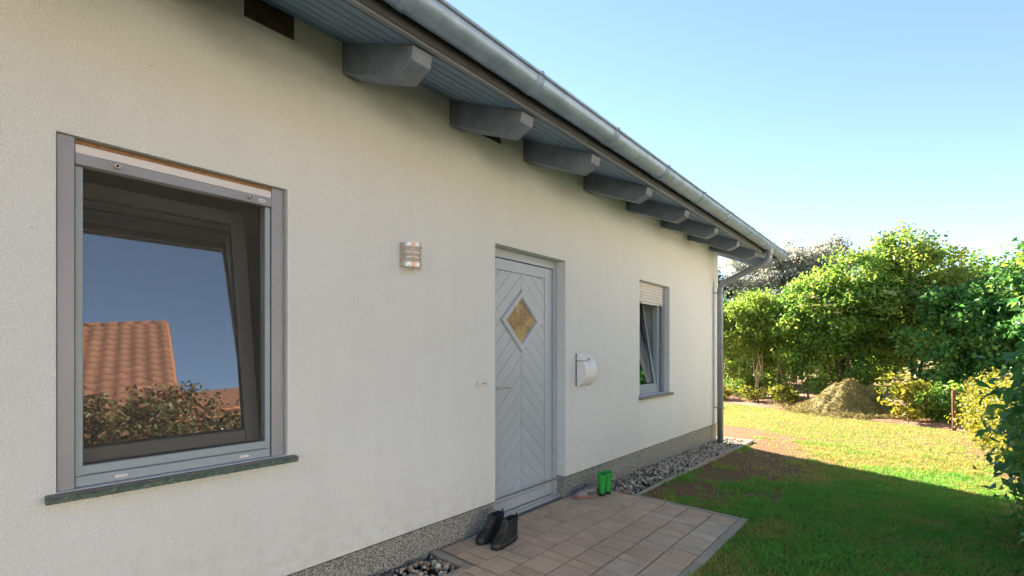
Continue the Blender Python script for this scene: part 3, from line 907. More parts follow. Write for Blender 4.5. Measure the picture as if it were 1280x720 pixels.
# ------------------------------------------------------------------ door
x0, x1, _, z1 = DOOR
yd = 0.092
xc = 2.976
df = MB()
df.box(x0 + .001, x0 + .062, yd, yd + .075, 0.016, z1 - .002, .003)
df.box(x1 - .062, x1 - .001, yd, yd + .075, 0.016, z1 - .002, .003)
df.box(x0 + .061, x1 - .061, yd + .001, yd + .074, z1 - .072, z1 - .0025, .003)
door = df.build('door', 'door_paint', house)
door['label'] = 'grey panelled front door with chevron boards and diamond light'
PX0, PX1, PZ0, PZ1 = xc - .318, xc + .318, 0.115, 1.985
lf = MB()
yl = yd + .012
lf.box(x0 + .066, PX0, yl, yl + .06, 0.028, z1 - .077, .003)
lf.box(PX1, x1 - .066, yl, yl + .06, 0.028, z1 - .077, .003)
lf.box(PX0 - .001, PX1 + .001, yl + .001, yl + .06, PZ1, z1 - .0775, .003)
lf.box(PX0 - .001, PX1 + .001, yl + .001, yl + .06, 0.0285, PZ0, .003)
lf.build('door_leaf', 'door_paint', door)
bk = MB(); bk.box(PX0 - .002, PX1 + .002, yl + .0145, yl + .05, PZ0 - .002, PZ1 + .002); bk.build('leaf_core', 'gap' if False else 'sash', door)
gk = MB()
gk.box(x0 + .062, x1 - .062, yl + .03, yl + .07, 0.012, z1 - .072); gk.build('door_gasket', 'gap', door)

def clip(poly, a, b, c_):
    """keep the part of poly where a*x+b*z<=c"""
    out = []
    for i in range(len(poly)):
        p, q = poly[i], poly[(i + 1) % len(poly)]
        dp_, dq = a * p[0] + b * p[1] - c_, a * q[0] + b * q[1] - c_
        if dp_ <= 0: out.append(p)
        if dp_ * dq < 0:
            t = dp_ / (dp_ - dq)
            out.append((p[0] + (q[0] - p[0]) * t, p[1] + (q[1] - p[1]) * t))
    return out
def area(p):
    return abs(sum(p[i][0] * p[(i + 1) % len(p)][1] - p[(i + 1) % len(p)][0] * p[i][1] for i in range(len(p)))) / 2
zc, hd = 1.585, 0.262
pit = 0.137
gap = 0.0032
for sgn in (1, -1):
    for k in range(-3, 17):
        zt = 0.19 + pit * (k + 1); zb = 0.19 + pit * k
        rect = [(0.0014, PZ0 + .002), (.316, PZ0 + .002), (.316, PZ1 - .002), (0.0014, PZ1 - .002)]
        p = clip(rect, 1, 1, zt - gap)
        p = clip(p, -1, -1, -(zb)) if p else p
        if len(p) < 3: continue
        pieces = []
        # outside of the diamond |x|+|z-zc|<hd : above its upper edge, or below its lower edge
        a_ = clip(p, -1, -1, -(hd + zc))
        b_ = clip(p, 1, 1, hd + zc)
        b_ = clip(b_, -1, 1, -(hd) + zc) if len(b_) > 2 else b_
        for q in (a_, b_):
            if len(q) > 2 and area(q) > 2e-4: pieces.append(q)
        for q in pieces:
            m_ = MB()
            ccx = sum(t[0] for t in q) / len(q); ccz = sum(t[1] for t in q) / len(q)
            poly = [(xc + sgn * t[0], t[1]) for t in q]
            inn = []
            for t in q:
                dx, dz = ccx - t[0], ccz - t[1]
                l = math.hypot(dx, dz)
                inn.append((xc + sgn * (t[0] + dx / l * .003), t[1] + dz / l * .003))
            n = len(q)
            vs = [(a, yl + .0145, b) for a, b in poly] + [(a, yl + .0085, b) for a, b in poly] + [(a, yl + .006, b) for a, b in inn]
            m_.add(vs, [tuple(range(2 * n, 3 * n))] + [(i, (i + 1) % n, n + (i + 1) % n, n + i) for i in range(n)] + [(n + i, n + (i + 1) % n, 2 * n + (i + 1) % n, 2 * n + i) for i in range(n)])
            m_.build('board', 'door_paint', door)
# diamond moulding and glass
dm = MB()
def ring4(h, y): return [(xc, y, zc + h), (xc + h, y, zc), (xc, y, zc - h), (xc - h, y, zc)]
dm.loft([ring4(hd + .004, yl + .012), ring4(hd + .004, yl - .004), ring4(hd - .012, yl - .012), ring4(hd - .055, yl - .010), ring4(hd - .068, yl - .002), ring4(hd - .076, yl + .010)], False, False)
dm.build('diamond_frame', 'door_paint', door)
gq = MB(); gq.add(ring4(hd - .070, yl + .0085), [(0, 1, 2, 3)]); gq.build('diamond_pane', 'amber', door)
ha = MB()
ha.tube([(x0 + .085, yl, 1.037), (x0 + .085, yl - .05, 1.037), (x0 + .095, yl - .056, 1.037), (x0 + .215, yl - .056, 1.037)], .0095, 12)
ha.tube([(x0 + .085, yl, 1.037), (x0 + .085, yl - .008, 1.037)], .018, 18)
ha.build('handle', 'steel', door)
th_ = MB()
th_.box(x0 + .001, x1 - .001, yd - .040, yd + .07, -0.01, 0.0145, .002)
th_.box(x0 + .001, x1 - .001, yd - .008, yd + .07, 0.0142, 0.024, .002)
th_.build('threshold', 'sill_alu', door)

# ------------------------------------------------------------------ wall lamp, letter box, bell
lx, lz = 1.752, 1.857
lamp = thing('wall_lamp', (lx, 0, lz), 'half round brushed steel wall lamp between window and door', 'wall lamp')
def halfring(mb, z0_, z1_, r, d, t=0.0):
    n = 18
    pts_ = [(lx - r * math.cos(math.pi * k / n), -d * math.sin(math.pi * k / n) - .002) for k in range(n + 1)]
    mb.prism(pts_, 2, z0_, z1_)
b = MB(); b.box(lx - .072, lx + .072, -.004, -.0002, lz, lz + .148); b.build('backplate', 'steel', lamp)
for za, zb_ in ((0.0, .026), (.052, .057), (.083, .088), (.122, .148)):
    b = MB(); halfring(b, lz + za, lz + zb_, .074, .082); b.build('steel_band', 'steel', lamp)
b = MB(); halfring(b, lz + .026, lz + .122, .069, .076); b.build('diffuser', 'lamp_glass', lamp)

mx0, mx1, mz0, mz1 = 3.632, 3.842, 1.0, 1.312
box = thing('letter_box', (mx0 + .1, 0, mz0), 'white curved metal letter box beside the front door', 'letter box')
n = 16
def prof(t):  # t 0 bottom .. 1 top : depth of the bowed front
    return 0.022 + 0.088 * math.sin(math.pi * (t ** 0.85)) ** 0.8
prf = [(-0.012, mz0 + .002)] + [(-prof(k / n), mz0 + (mz1 - mz0) * (0.004 + .74 * k / n) / .744 * .744) for k in range(0, 0)]
def front(ta, tb, n=12): return [(-prof(ta + (tb - ta) * k / n), mz0 + (mz1 - mz0) * (ta + (tb - ta) * k / n)) for k in range(n + 1)]
b = MB(); b.prism([(-.012, mz0)] + front(0.0, .752) + [(-.012, mz0 + (mz1 - mz0) * .752)], 0, mx0 + .003, mx1 - .003); b.build('body', 'white_paint', box)
b = MB(); b.prism([(-.012, mz0 + (mz1 - mz0) * .775)] + [(y - .004, z) for y, z in front(.775, 1.0)] + [(-.012, mz1)], 0, mx0, mx1); b.build('lid', 'white_paint', box)
b = MB(); b.box(mx0 + .002, mx1 - .002, -.0118, -.001, mz0 + .003, mz1 - .003); b.build('back_panel', 'gap', box)
ym = -prof(.86) - .006
zl = mz0 + (mz1 - mz0) * .835
yy_ = -prof(.835) - .004
b = MB(); b.add([(mx0 + .085, -prof(.80) - .006, mz0 + (mz1 - mz0) * .80), (mx0 + .135, -prof(.80) - .006, mz0 + (mz1 - mz0) * .80), (mx0 + .135, -prof(.84) - .006, mz0 + (mz1 - mz0) * .84), (mx0 + .085, -prof(.84) - .006, mz0 + (mz1 - mz0) * .84)], [(0, 1, 2, 3)]); b.build('badge', 'print', box)
zk = mz0 + (mz1 - mz0) * .69
b = MB(); b.tube([(mx0 + .105, -prof(.69) + .004, zk), (mx0 + .105, -prof(.69) - .003, zk)], .008, 12); b.build('lock', 'steel', box)

bx0 = 2.338
bell = thing('doorbell', (bx0 + .05, 0, 1.075), 'small white doorbell with name strip on the wall left of the door', 'doorbell')
b = MB(); b.box(bx0, bx0 + .105, -.016, -.0003, 1.074, 1.106, .004); b.build('housing', 'bell', bell)
b = MB(); b.tube([(bx0 + .02, -.0155, 1.086), (bx0 + .02, -.021, 1.086)], .009, 14); b.build('button', 'bell', bell)
for i in range(5):
    b = MB(); xx = bx0 + .048 + i * .0095
    b.box(xx, xx + .006, -.0172, -.0161, 1.089, 1.089 + (.009 if i % 2 else .0065)); b.build('name_mark', 'print', bell)

# ------------------------------------------------------------------ paving, edging, gravel
path = MB()
path.box(1.98, 3.93, -0.36, 0.09, -0.11, -0.030)
path.box(-1.35, 3.93, -1.345, -0.3602, -0.11, -0.030)
path = path.build('path', 'sand'); tag(path, kind='structure')
rows = [(-.142, .0), (-.345, -.145), (-.546, -.348), (-.747, -.549), (-.948, -.750), (-1.148, -.951), (-1.340, -1.151)]
mesh_cache = {}
def paver_mesh(lx_, ly_):
    key = (round(lx_, 3), round(ly_, 3))
    if key in mesh_cache: return mesh_cache[key]
    b_ = 0.005
    hx, hy = lx_ / 2, ly_ / 2
    vs = []
    for (dx, z) in ((0, -.05), (0, -b_), (b_, 0)):
        vs += [(-hx + dx, -hy + dx, z), (hx - dx, -hy + dx, z), (hx - dx, hy - dx, z), (-hx + dx, hy - dx, z)]
    fs = [(8, 9, 10, 11)] + [(4 * j + i, 4 * j + (i + 1) % 4, 4 * j + 4 + (i + 1) % 4, 4 * j + 4 + i) for j in (0, 1) for i in range(4)]
    me = bpy.data.meshes.new('paver'); me.from_pydata(vs, [], fs)
    me.materials.append(M['paver'])
    me.materials.append(M['paver_pale'])
    mesh_cache[key] = me
    return me
prng = random.Random(8)
for ri, (ya, yb) in enumerate(rows):
    xe = 3.925
    xlim = 1.99 if yb > -0.36 + .02 else -1.3
    kseq = ri % 2
    x = xe - (0.095 if ri % 3 == 1 else 0.0)
    first = True
    if x < xe:
        segs = [(x + .0016, xe)]
    else:
        segs = []
    while x > xlim + .03:
        l = 0.192 if kseq % 2 == 0 else 0.097
        xa = max(x - l, xlim)
        segs.append((xa + .0052, x - .0052)); x = xa; kseq += 1
    for (xa, xb2) in segs:
        if xb2 - xa < .02: continue
        me = paver_mesh(xb2 - xa, yb - ya - .005)
        o = bpy.data.objects.new('paver', me); col.objects.link(o); o.parent = path
        o.location = ((xa + xb2) / 2, (ya + yb) / 2, -.001 + prng.uniform(-.0022, .0022))
        o.rotation_euler = (prng.uniform(-.004, .004), prng.uniform(-.004, .004), prng.uniform(-.006, .006))
        worn = 0.5 if ri >= 6 else (0.35 if ri >= 5 else (0.08 if ri >= 3 else 0.0))
        if prng.random() < worn:
            o.material_slots[0].link = 'OBJECT'; o.material_slots[0].material = M['paver_pale']
def edging(x0_, x1_, y0_, y1_, ztop0, ztop1, parent, step=1.0, along=0):
    a0, a1 = (x0_, x1_) if along == 0 else (y0_, y1_)
    n = max(1, round((a1 - a0) / step))
    for i in range(n):
        s0 = a0 + (a1 - a0) * i / n + .0015; s1 = a0 + (a1 - a0) * (i + 1) / n - .0015
        zt = ztop0 + (ztop1 - ztop0) * (i + .5) / n
        m_ = MB()
        if along == 0: m_.box(s0, s1, y0_, y1_, zt - .16, zt + prng.uniform(-.003, .003), .005)
        else: m_.box(x0_, x1_, s0, s1, zt - .16, zt + prng.uniform(-.003, .003), .005)
        m_.build('edging_stone', 'kerb', parent)
edging(-1.3, 3.985, -1.40, -1.342, -.002, -.002, path)
edging(3.930, 3.983, -1.341, -.405, -.004, -.004, path, 0.9, 1)
edging(-1.3, 1.928, -.356, -.306, .004, .004, path, 0.8)
edging(1.930, 1.982, -.356, .012, .004, .004, path, 0.4, 1)

gb_ = MB()
gb_.box(-1.3, 1.929, -.306, .013, -.12, -.055)
gravel = gb_.build('gravel_strip', 'sand'); tag(gravel, kind='structure')
gv = MB()
gv.add([(3.93, -.40, -.045), (7.95, -.40, -.13), (7.95, .013, -.13), (3.93, .013, -.045)], [(0, 1, 2, 3)])
gv.add([(7.686, .0131, -.13), (7.95, .0131, -.13), (7.95, 4.0, -.13), (7.686, 4.0, -.13)], [(0, 1, 2, 3)])
gravel2 = gv.build('gravel_bed', 'sand'); tag(gravel2, kind='structure')
edging(3.93, 8.0, -.452, -.402, -.012, -.085, gravel2, 1.0)
edging(7.952, 8.0, -.400, 4.0, -.088, -.088, gravel2, 1.0, 1)

def pebble_verts(seed):
    r_ = np.random.default_rng(seed)
    seg, rg = 7, 3
    vs = [(0, 0, -1)]
    for i in range(1, rg + 1):
        ph = -math.pi / 2 + math.pi * i / (rg + 1)
        for k in range(seg):
            a = 2 * math.pi * k / seg + i * .4
            vs.append((math.cos(ph) * math.cos(a), math.cos(ph) * math.sin(a), math.sin(ph)))
    vs.append((0, 0, 1))
    V = np.array(vs) * (1 + r_.normal(0, .10, (len(vs), 1)))
    V *= np.array([1.0, r_.uniform(.65, .95), r_.uniform(.5, .75)])
    fs = [(0, 1 + (k + 1) % seg, 1 + k) for k in range(seg)]
    for i in range(rg - 1):
        for k in range(seg):
            a, b2 = 1 + i * seg + k, 1 + i * seg + (k + 1) % seg
            fs += [(a, b2, b2 + seg), (a, b2 + seg, a + seg)]
    t = len(vs) - 1
    fs += [(t, 1 + (rg - 1) * seg + k, 1 + (rg - 1) * seg + (k + 1) % seg) for k in range(seg)]
    return V, np.array(fs)
PEB = [pebble_verts(s) for s in range(7)]
PM = []
for V, F in PEB:
    me = bpy.data.meshes.new('pebble'); me.from_pydata([tuple(v) for v in V], [], [tuple(f) for f in F]); smooth(me)
    me.materials.append(M['pebble']); PM.append(me)
def put_pebble(x, y, z, s, parent):
    o = bpy.data.objects.new('pebble', prng.choice(PM)); col.objects.link(o); o.parent = parent
    o.location = (x, y, z); o.scale = (s, s, s)
    o.rotation_euler = (prng.uniform(-.5, .5), prng.uniform(-.5, .5), prng.uniform(0, 6.28))
def stuff_pebbles(pts_, parent, name='pebbles'):
    Vs, Fs, As = [], [], []
    o = 0
    for (x, y, z, s) in pts_:
        V, F = PEB[prng.randrange(7)]
        a = prng.uniform(0, 6.28)
        ca, sa = math.cos(a), math.sin(a)
        tl_ = prng.uniform(-.4, .4)
        Rm = np.array([[ca, -sa, 0], [sa, ca, 0], [0, 0, 1]]) @ np.array([[1, 0, 0], [0, math.cos(tl_), -math.sin(tl_)], [0, math.sin(tl_), math.cos(tl_)]])
        Vs.append(V @ Rm.T * s + np.array([x, y, z])); Fs.append(F + o); As.append(np.full(len(V), prng.random())); o += len(V)
    ob = np_mesh(name, np.concatenate(Vs), np.concatenate(Fs), 'pebbles', np.concatenate(As), parent=parent, sm=True)
    tag(ob, kind='stuff')
def scatter(x0_, x1_, y0_, y1_, n, zf, smin=.010, smax=.024):
    out = []
    for _ in range(n):
        x, y = prng.uniform(x0_, x1_), prng.uniform(y0_, y1_)
        s = prng.uniform(smin, smax) * (1.25 if prng.random() < .12 else 1)
        out.append((x, y, zf(x, y) + s * .4 + prng.uniform(0, .014), s))
    return out
near = scatter(1.25, 1.925, -.302, .008, 260, lambda x, y: -.045 + .03 * max(0, 1 - (x - 1.25)))
far_old = scatter(-.6, 1.25, -.302, .008, 700, lambda x, y: -.045)
for p_ in near: put_pebble(*p_, gravel)
stuff_pebbles(far_old, gravel)
zf2 = lambda x, y: float(np.interp(x, [3.93, 7.95], [-.038, -.122])) + .012 * math.sin(x * 9 + y * 5)
mid = scatter(3.99, 4.9, -.395, .005, 210, zf2, .011, .024)
for p_ in mid: put_pebble(*p_, gravel2)
stuff_pebbles(scatter(3.99, 4.9, -.395, .005, 480, lambda x, y: zf2(x, y) - .006, .010, .020) + scatter(4.9, 7.94, -.395, .005, 2900, zf2, .010, .022) + scatter(7.69, 7.94, .01, 3.0, 900, lambda x, y: -.12, .012, .028), gravel2)

# ------------------------------------------------------------------ shoes
def superring(cx_, half_l, w_heel, w_toe, z, n=22):
    pts_ = []
    for k in range(n):
        a = 2 * math.pi * k / n
        cx0, sy = math.cos(a), math.sin(a)
        e_ = 0.66
        px = math.copysign(abs(cx0) ** e_, cx0) * half_l
        t = (px / half_l + 1) / 2
        wv = w_heel + (w_toe - w_heel) * (t * t * (3 - 2 * t))
        pts_.append((cx_ + px, math.copysign(abs(sy) ** e_, sy) * wv, z))
    return pts_
def shoe(name, loc, ang, label, cat, group, kind, s=1.0):
    """shoe built toe towards +x locally, from horizontal outlines stacked up to the collar"""
    t = thing(name, loc, label, cat, group)
    t.rotation_euler = (0, 0, ang); t.scale = (s, s, s)
    t['_org'] = [0, 0, 0]
    if kind == 'boot':
        sole = [(0, .150, .037, .048, 0), (0, .152, .040, .052, .006), (0, .152, .040, .052, .026), (0, .148, .037, .048, .031)]
        up = [(0, .146, .036, .047, .030), (-.001, .145, .038, .047, .045), (-.006, .139, .039, .045, .060), (-.017, .125, .039, .041, .076), (-.034, .107, .039, .038, .092),
              (-.052, .088, .039, .037, .110), (-.064, .077, .040, .037, .130), (-.069, .074, .042, .039, .152), (-.070, .076, .044, .041, .170), (-.070, .075, .044, .041, .178),
              (-.070, .066, .036, .033, .181), (-.070, .060, .031, .028, .150), (-.066, .055, .028, .025, .10)]
        mats = ('boot_sole', 'boot')
    elif kind == 'sneaker':
        sole = [(0, .130, .032, .040, 0), (0, .133, .036, .044, .008), (0, .131, .035, .043, .024), (0, .126, .032, .040, .028)]
        up = [(0, .124, .031, .039, .027), (-.002, .121, .032, .038, .040), (-.008, .112, .032, .034, .052), (-.022, .096, .032, .030, .064), (-.040, .078, .032, .028, .076),
              (-.054, .064, .032, .028, .086), (-.062, .058, .031, .028, .094), (-.062, .050, .024, .022, .095), (-.060, .048, .022, .02, .06)]
        mats = ('sneaker_sole', 'sneaker')
    else:
        sole = [(0, .080, .026, .031, 0), (0, .082, .028, .033, .005), (0, .082, .028, .033, .016), (0, .079, .026, .031, .019)]
        up = [(0, .078, .026, .031, .018), (0, .077, .027, .031, .032), (-.006, .069, .027, .030, .046), (-.018, .056, .027, .029, .060), (-.028, .046, .028, .029, .078),
              (-.030, .045, .031, .031, .105), (-.030, .048, .036, .036, .140), (-.030, .050, .039, .039, .172), (-.030, .051, .040, .040, .178), (-.030, .047, .036, .036, .178), (-.030, .044, .033, .033, .14), (-.03, .042, .03, .03, .08)]
        mats = ('boot_sole', 'welly')
    def mk(lst, nm, mat):
        b = MB(); b.loft([superring(*q) for q in lst], True, True)
        o = b.build(nm, mat, t, Vector((0, 0, 0)))
        return o
    mk(sole, 'sole', mats[0]); mk(up, 'upper', mats[1])
    if kind == 'boot':
        for k in range(1, 6):   # tread lugs along the sole edge
            for sg in (-1, 1):
                xx = -.12 + k * .04
                b = MB(); b.box(xx, xx + .024, sg * (.040 + .010 * (k / 6)) - .006, sg * (.040 + .010 * (k / 6)) + .006, .001, .018, .002)
                b.build('lug', 'boot_sole', t, Vector((0, 0, 0)))
        b = MB()
        for zz, xx, hw in ((.075, .066, .030), (.092, .045, .029), (.110, .026, .028), (.128, .012, .028)):
            b.tube([(xx - .012, -hw, zz - .008), (xx + .006, -hw * .4, zz + .003), (xx + .007, hw * .4, zz + .003), (xx - .012, hw, zz - .008)], .0028, 6)
        b.build('laces', 'boot_trim', t, Vector((0, 0, 0)))
        b = MB()   # tongue
        b.loft([[(x_ + .004 * math.cos(a), hw * math.sin(a), z_ + .002 * math.cos(a)) for a in [2 * math.pi * i / 10 for i in range(10)]] for x_, z_, hw in ((.082, .070, .026), (.050, .098, .027), (.026, .124, .028), (.010, .150, .029), (.008, .186, .028), (.007, .192, .022))], True, True)
        b.build('tongue', 'boot_trim', t, Vector((0, 0, 0)))
        for sg in (-1, 1):
            b = MB()   # stitched side overlays
            b.tube([(.11, sg * .040, .052), (.06, sg * .046, .062), (.0, sg * .041, .060), (-.06, sg * .041, .085), (-.075, sg * .041, .13), (-.06, sg * .042, .165)], .0028, 6)
            b.tube([(-.135, sg * .024, .06), (-.105, sg * .037, .075), (-.09, sg * .039, .11), (-.12, sg * .033, .13)], .0028, 6)
            b.build('overlay_seam', 'boot_trim', t, Vector((0, 0, 0)))
        b = MB(); b.tube([(.010, 0, .160), (.022, 0, .166)], [.019, .017], 18); b.build('dial', 'boot_trim', t, Vector((0, 0, 0)))
        b = MB(); b.loft([superring(.004, .151, .042, .0535, z_) for z_ in (.027, .031)] + [superring(.003, .1475, .039, .0495, .044)], False, True)
        b.build('rand', 'boot_trim', t, Vector((0, 0, 0)))
        b = MB(); b.tube([(-.146, -.006, .168), (-.158, 0, .182), (-.154, 0, .196), (-.143, 0, .186)], .0045, 8); b.build('pull_loop', 'boot', t, Vector((0, 0, 0)))
    elif kind == 'sneaker':
        b = MB()
        for zz, xx, hw in ((.056, .060, .022), (.066, .043, .022), (.076, .026, .021), (.086, .010, .020)):
            b.tube([(xx - .008, -hw, zz - .006), (xx + .004, 0, zz + .005), (xx - .008, hw, zz - .006)], .003, 6)
        b.tube([(.005, 0, .094), (.018, .02, .104), (.004, .028, .090), (-.005, .006, .096)], .0025, 6)
        b.build('laces', 'lace', t, Vector((0, 0, 0)))
        b = MB(); b.loft([superring(-.045, .080, .0345, .036, z_) for z_ in (.027, .045)] + [superring(-.055, .066, .0335, .0325, .066)], False, True)
        b.build('heel_panel', 'sneaker_side', t, Vector((0, 0, 0)))
        b = MB(); b.prism([(.018, .09), (-.018, .09), (-.015, .118), (.015, .118)], 0, -.002, .003); b.xf(Matrix.Translation((.0, 0, 0)) @ Matrix.Rotation(R(15), 4, 'Y'))
        b.build('tongue', 'sneaker_side', t, Vector((0, 0, 0)))
    else:
        b = MB(); b.loft([superring(-.030, .0525, .0415, .0415, z_) for z_ in (.166, .179)], False, True); b.build('rim', 'welly', t, Vector((0, 0, 0)))
    return t
shoe('hiking_boot', (2.345, -.140, .0015), R(180 + 3), 'black hiking boot standing right against the speckled plinth', 'boot', 'pair of black hiking boots', 'boot', .9)
shoe('hiking_boot', (2.350, -.275, .0015), R(180 + 6), 'black hiking boot standing on the pavers, farther from the plinth of its pair', 'boot', 'pair of black hiking boots', 'boot', .9)
shoe('sneaker', (3.575, -.145, .0015), R(146), 'pinkish grey sneaker on the pavers, outer one of its pair', 'sneaker', 'pair of worn sneakers', 'sneaker', .86)
shoe('sneaker', (3.665, -.118, .0015), R(150), 'pinkish grey sneaker half hidden between its twin and the plinth', 'sneaker', 'pair of worn sneakers', 'sneaker', .86)
shoe('rubber_boot', (3.775, -.20, .0015), R(30), 'small green rubber boot right next to the sneakers', 'rubber boot', 'pair of green rubber boots', 'welly', 1.1)
shoe('rubber_boot', (3.862, -.205, .0015), R(34), 'small green rubber boot on the gravel side of its twin', 'rubber boot', 'pair of green rubber boots', 'welly', 1.1)

# ------------------------------------------------------------------ vegetation
def leaf_arrays(P, size, elong, N=None, jitter=0.9, v=None, droop=0.0, rs=None):
    """P (n,3) leaf positions -> folded two-triangle leaves"""
    rs = rs or rng
    n = len(P)
    N0 = rs.normal(0, 1, (n, 3)) * jitter
    N0[:, 2] += 0.75
    if N is not None: N0 += N
    N0 /= np.linalg.norm(N0, axis=1, keepdims=True) + 1e-9
    A = rs.normal(0, 1, (n, 3)); A[:, 2] -= droop
    A -= N0 * np.sum(A * N0, 1, keepdims=True)
    A /= np.linalg.norm(A, axis=1, keepdims=True) + 1e-9
    B = np.cross(N0, A)
    s = (size * rs.uniform(.65, 1.35, n))[:, None]
    w_ = s / elong
    base = P - A * s * .5
    tip = P + A * s * .5 - N0 * s * .12
    l_ = P + B * w_ * .5 + N0 * w_ * .18 - A * s * .04
    r_ = P - B * w_ * .5 + N0 * w_ * .18 - A * s * .04
    V = np.stack([base, r_, tip, l_], 1).reshape(-1, 3)
    o = np.arange(n)[:, None] * 4
    F = np.concatenate([o + np.array([[0, 1, 2]]), o + np.array([[0, 2, 3]])])
    if v is None: v = rs.random(n)
    return V, F, np.repeat(v, 4)

def tubes_np(lines, seg=5):
    """lines: list of (pts(n,3), radii(n)) -> one mesh"""
    mb = MB()
    for p, r in lines:
        mb.tube(p, list(r), seg, cap=False, sm=True)
    return mb

def plant(name, loc, label, cat, ells, mat, nclump, perclump, lsize, elong=1.7, crad=(.16, .34), stems=3, bark='bark', seed=1, shell=.55, group=None, flat=.75, twigs=60, stem_r=.035, lean=.25, jitter=.9, droop=.2, tint=0.5, spread=0.0):
    rs = np.random.default_rng(seed)
    loc = np.array(loc, float)
    t = thing(name, tuple(loc), label, cat, group)
    E = np.array(ells, float)
    vol = E[:, 3] * E[:, 4] * E[:, 5]
    pick = rs.choice(len(E), nclump, p=vol / vol.sum())
    d = rs.normal(0, 1, (nclump, 3)); d /= np.linalg.norm(d, axis=1, keepdims=True)
    rad = rs.random(nclump) ** (1 / 3)
    rad = shell + (1 - shell) * rad
    rad *= 1 + rs.normal(0, .09, nclump)
    C = E[pick, :3] + d * rad[:, None] * E[pick, 3:6]
    C = C[C[:, 2] > 0.02]
    nclump = len(C)
    cr = rs.uniform(crad[0], crad[1], nclump)
    cv = rs.normal(tint, .17, nclump)
    rep = rs.poisson(perclump * (cr / np.mean(crad)) ** 2)
    idx_ = np.repeat(np.arange(nclump), rep)
    n = len(idx_)
    off = rs.normal(0, .52, (n, 3)); off[:, 2] *= flat
    P = C[idx_] + off * cr[idx_][:, None]
    keep = P[:, 2] > .03
    P, idx_, off = P[keep], idx_[keep], off[keep]
    v = np.clip(cv[idx_] + rs.normal(0, .2, len(P)), 0, 1)
    V, F, a = leaf_arrays(P, lsize, elong, off * .9, jitter, v, droop, rs)
    np_mesh('crown', V + loc, F, mat, a, parent=t, org=tuple(loc))
    # stems and twigs reaching the clumps
    lines = []
    ctr = np.average(E[:, :3], axis=0, weights=vol)
    topz_ = (E[:, 2] + E[:, 5] * .75).max()
    st = []
    for i in range(stems):
        b0 = np.array([rs.normal(0, .10 + .10 * lean * stems ** .5), rs.normal(0, .10 + .10 * lean * stems ** .5), -0.05])
        b0[1] += rs.uniform(-spread, spread); b0[0] += rs.uniform(-spread, spread) * .4
        if len(E) > 4: b0[:2] = E[rs.integers(len(E)), :2] + rs.normal(0, .06, 2)
        tgt = C[rs.integers(nclump)].copy()
        if len(E) > 4: tgt[0] = b0[0]
        else: tgt = ctr + (tgt - ctr) * .6; tgt[:2] += b0[:2] * (.8 if spread else 0)
        tgt[2] = topz_ * rs.uniform(.7, 1)
        pts_ = []
        m = 7
        wob = rs.normal(0, .05, (m, 3))
        for k in range(m):
            u = k / (m - 1)
            q = b0 * (1 - u) + tgt * u
            q[:2] = b0[:2] + (tgt[:2] - b0[:2]) * u ** 1.35
            pts_.append(q + wob[k] * (0 if k == 0 else 1))
        st.append(np.array(pts_))
        r0 = stem_r * rs.uniform(.6, 1.2)
        lines.append((np.array(pts_) + loc, np.linspace(r0, r0 * .25, m)))
    S = np.concatenate(st); 
    for i in rs.choice(nclump, min(twigs, nclump), replace=False):
        c_ = C[i]
        dd = np.linalg.norm(S - c_, axis=1) + np.where(S[:, 2] > c_[2], 3, 0)
        s0 = S[np.argmin(dd)]
        mid_ = (s0 + c_) / 2 + np.array([0, 0, -.06]) + rs.normal(0, .05, 3)
        lines.append((np.array([s0, mid_, c_]) + loc, np.array([.4, .28, .10]) * stem_r))
    tubes_np(lines).build('trunk', bark, t)
    return t

def px_at(px, X):
    """y at distance X along the wall direction for an image column of the photograph"""
    u = (px - 640) / FPX
    c_, s_ = math.cos(YAW), math.sin(YAW)
    t = X / (c_ + s_ * u)
    return -CAMD + t * (s_ - c_ * u)
gzf = lambda x, y: float(gz(x, y))

# shrubs behind the lawn
Z0 = -.15
G1 = 'tall shrubs behind the lawn'
plant('shrub', (17.2, 3.25, Z0), 'pale yellow green shrub with bare stems, next to the downspout', 'shrub',
      [(0, 0, 2.15, 1.15, 1.15, 1.05), (-.4, -.3, 2.6, .9, 1.0, .9), (.5, .2, .9, .7, 1.1, .6)], 'leaf_yellow', 170, 95, .09, 1.6, seed=3, stems=9, bark='bark_pale', group=G1, shell=.35, tint=.55, spread=.8, stem_r=.03)
plant('shrub', (16.4, 1.45, Z0), 'many stemmed light green shrub left of the clippings heap', 'shrub',
      [(0, 0, 2.5, 1.15, 1.1, .85), (-.3, .3, 2.1, .9, .9, .8), (.7, 0, 1.2, .6, 1.15, .9), (-.1, .1, .3, .6, 1.0, .28)], 'leaf_yellow', 190, 95, .09, 1.6, seed=4, stems=12, bark='bark_pale', group=G1, shell=.35, lean=.5, tint=.5, spread=.95, stem_r=.03)
eld = plant('elder', (15.9, -.75, Z0), 'big elder bush with creamy flower heads behind the clippings heap', 'elder bush',
      [(0, 0, 2.6, 1.5, 1.5, 1.1), (-.3, -.6, 3.2, 1.0, 1.0, .8), (-.3, .7, 2.5, .9, .95, .9), (0, 0, 1.1, 1.1, 1.5, .9)], 'leaf_elder', 340, 90, .11, 1.9, seed=5, stems=6, stem_r=.05, shell=.5, tint=.55)
plant('tree', (16.3, -2.35, Z0), 'tallest light green tree rising above the elder bush', 'tree',
      [(0, 0, 3.4, 1.1, 1.1, .9), (0, .25, 4.1, .75, .7, .6), (0, -.4, 4.0, .5, .5, .55), (0, 0, 2.3, 1.2, 1.2, 1.0)], 'leaf_yellow', 220, 85, .10, 1.6, seed=6, stems=3, stem_r=.07, shell=.5, tint=.6)
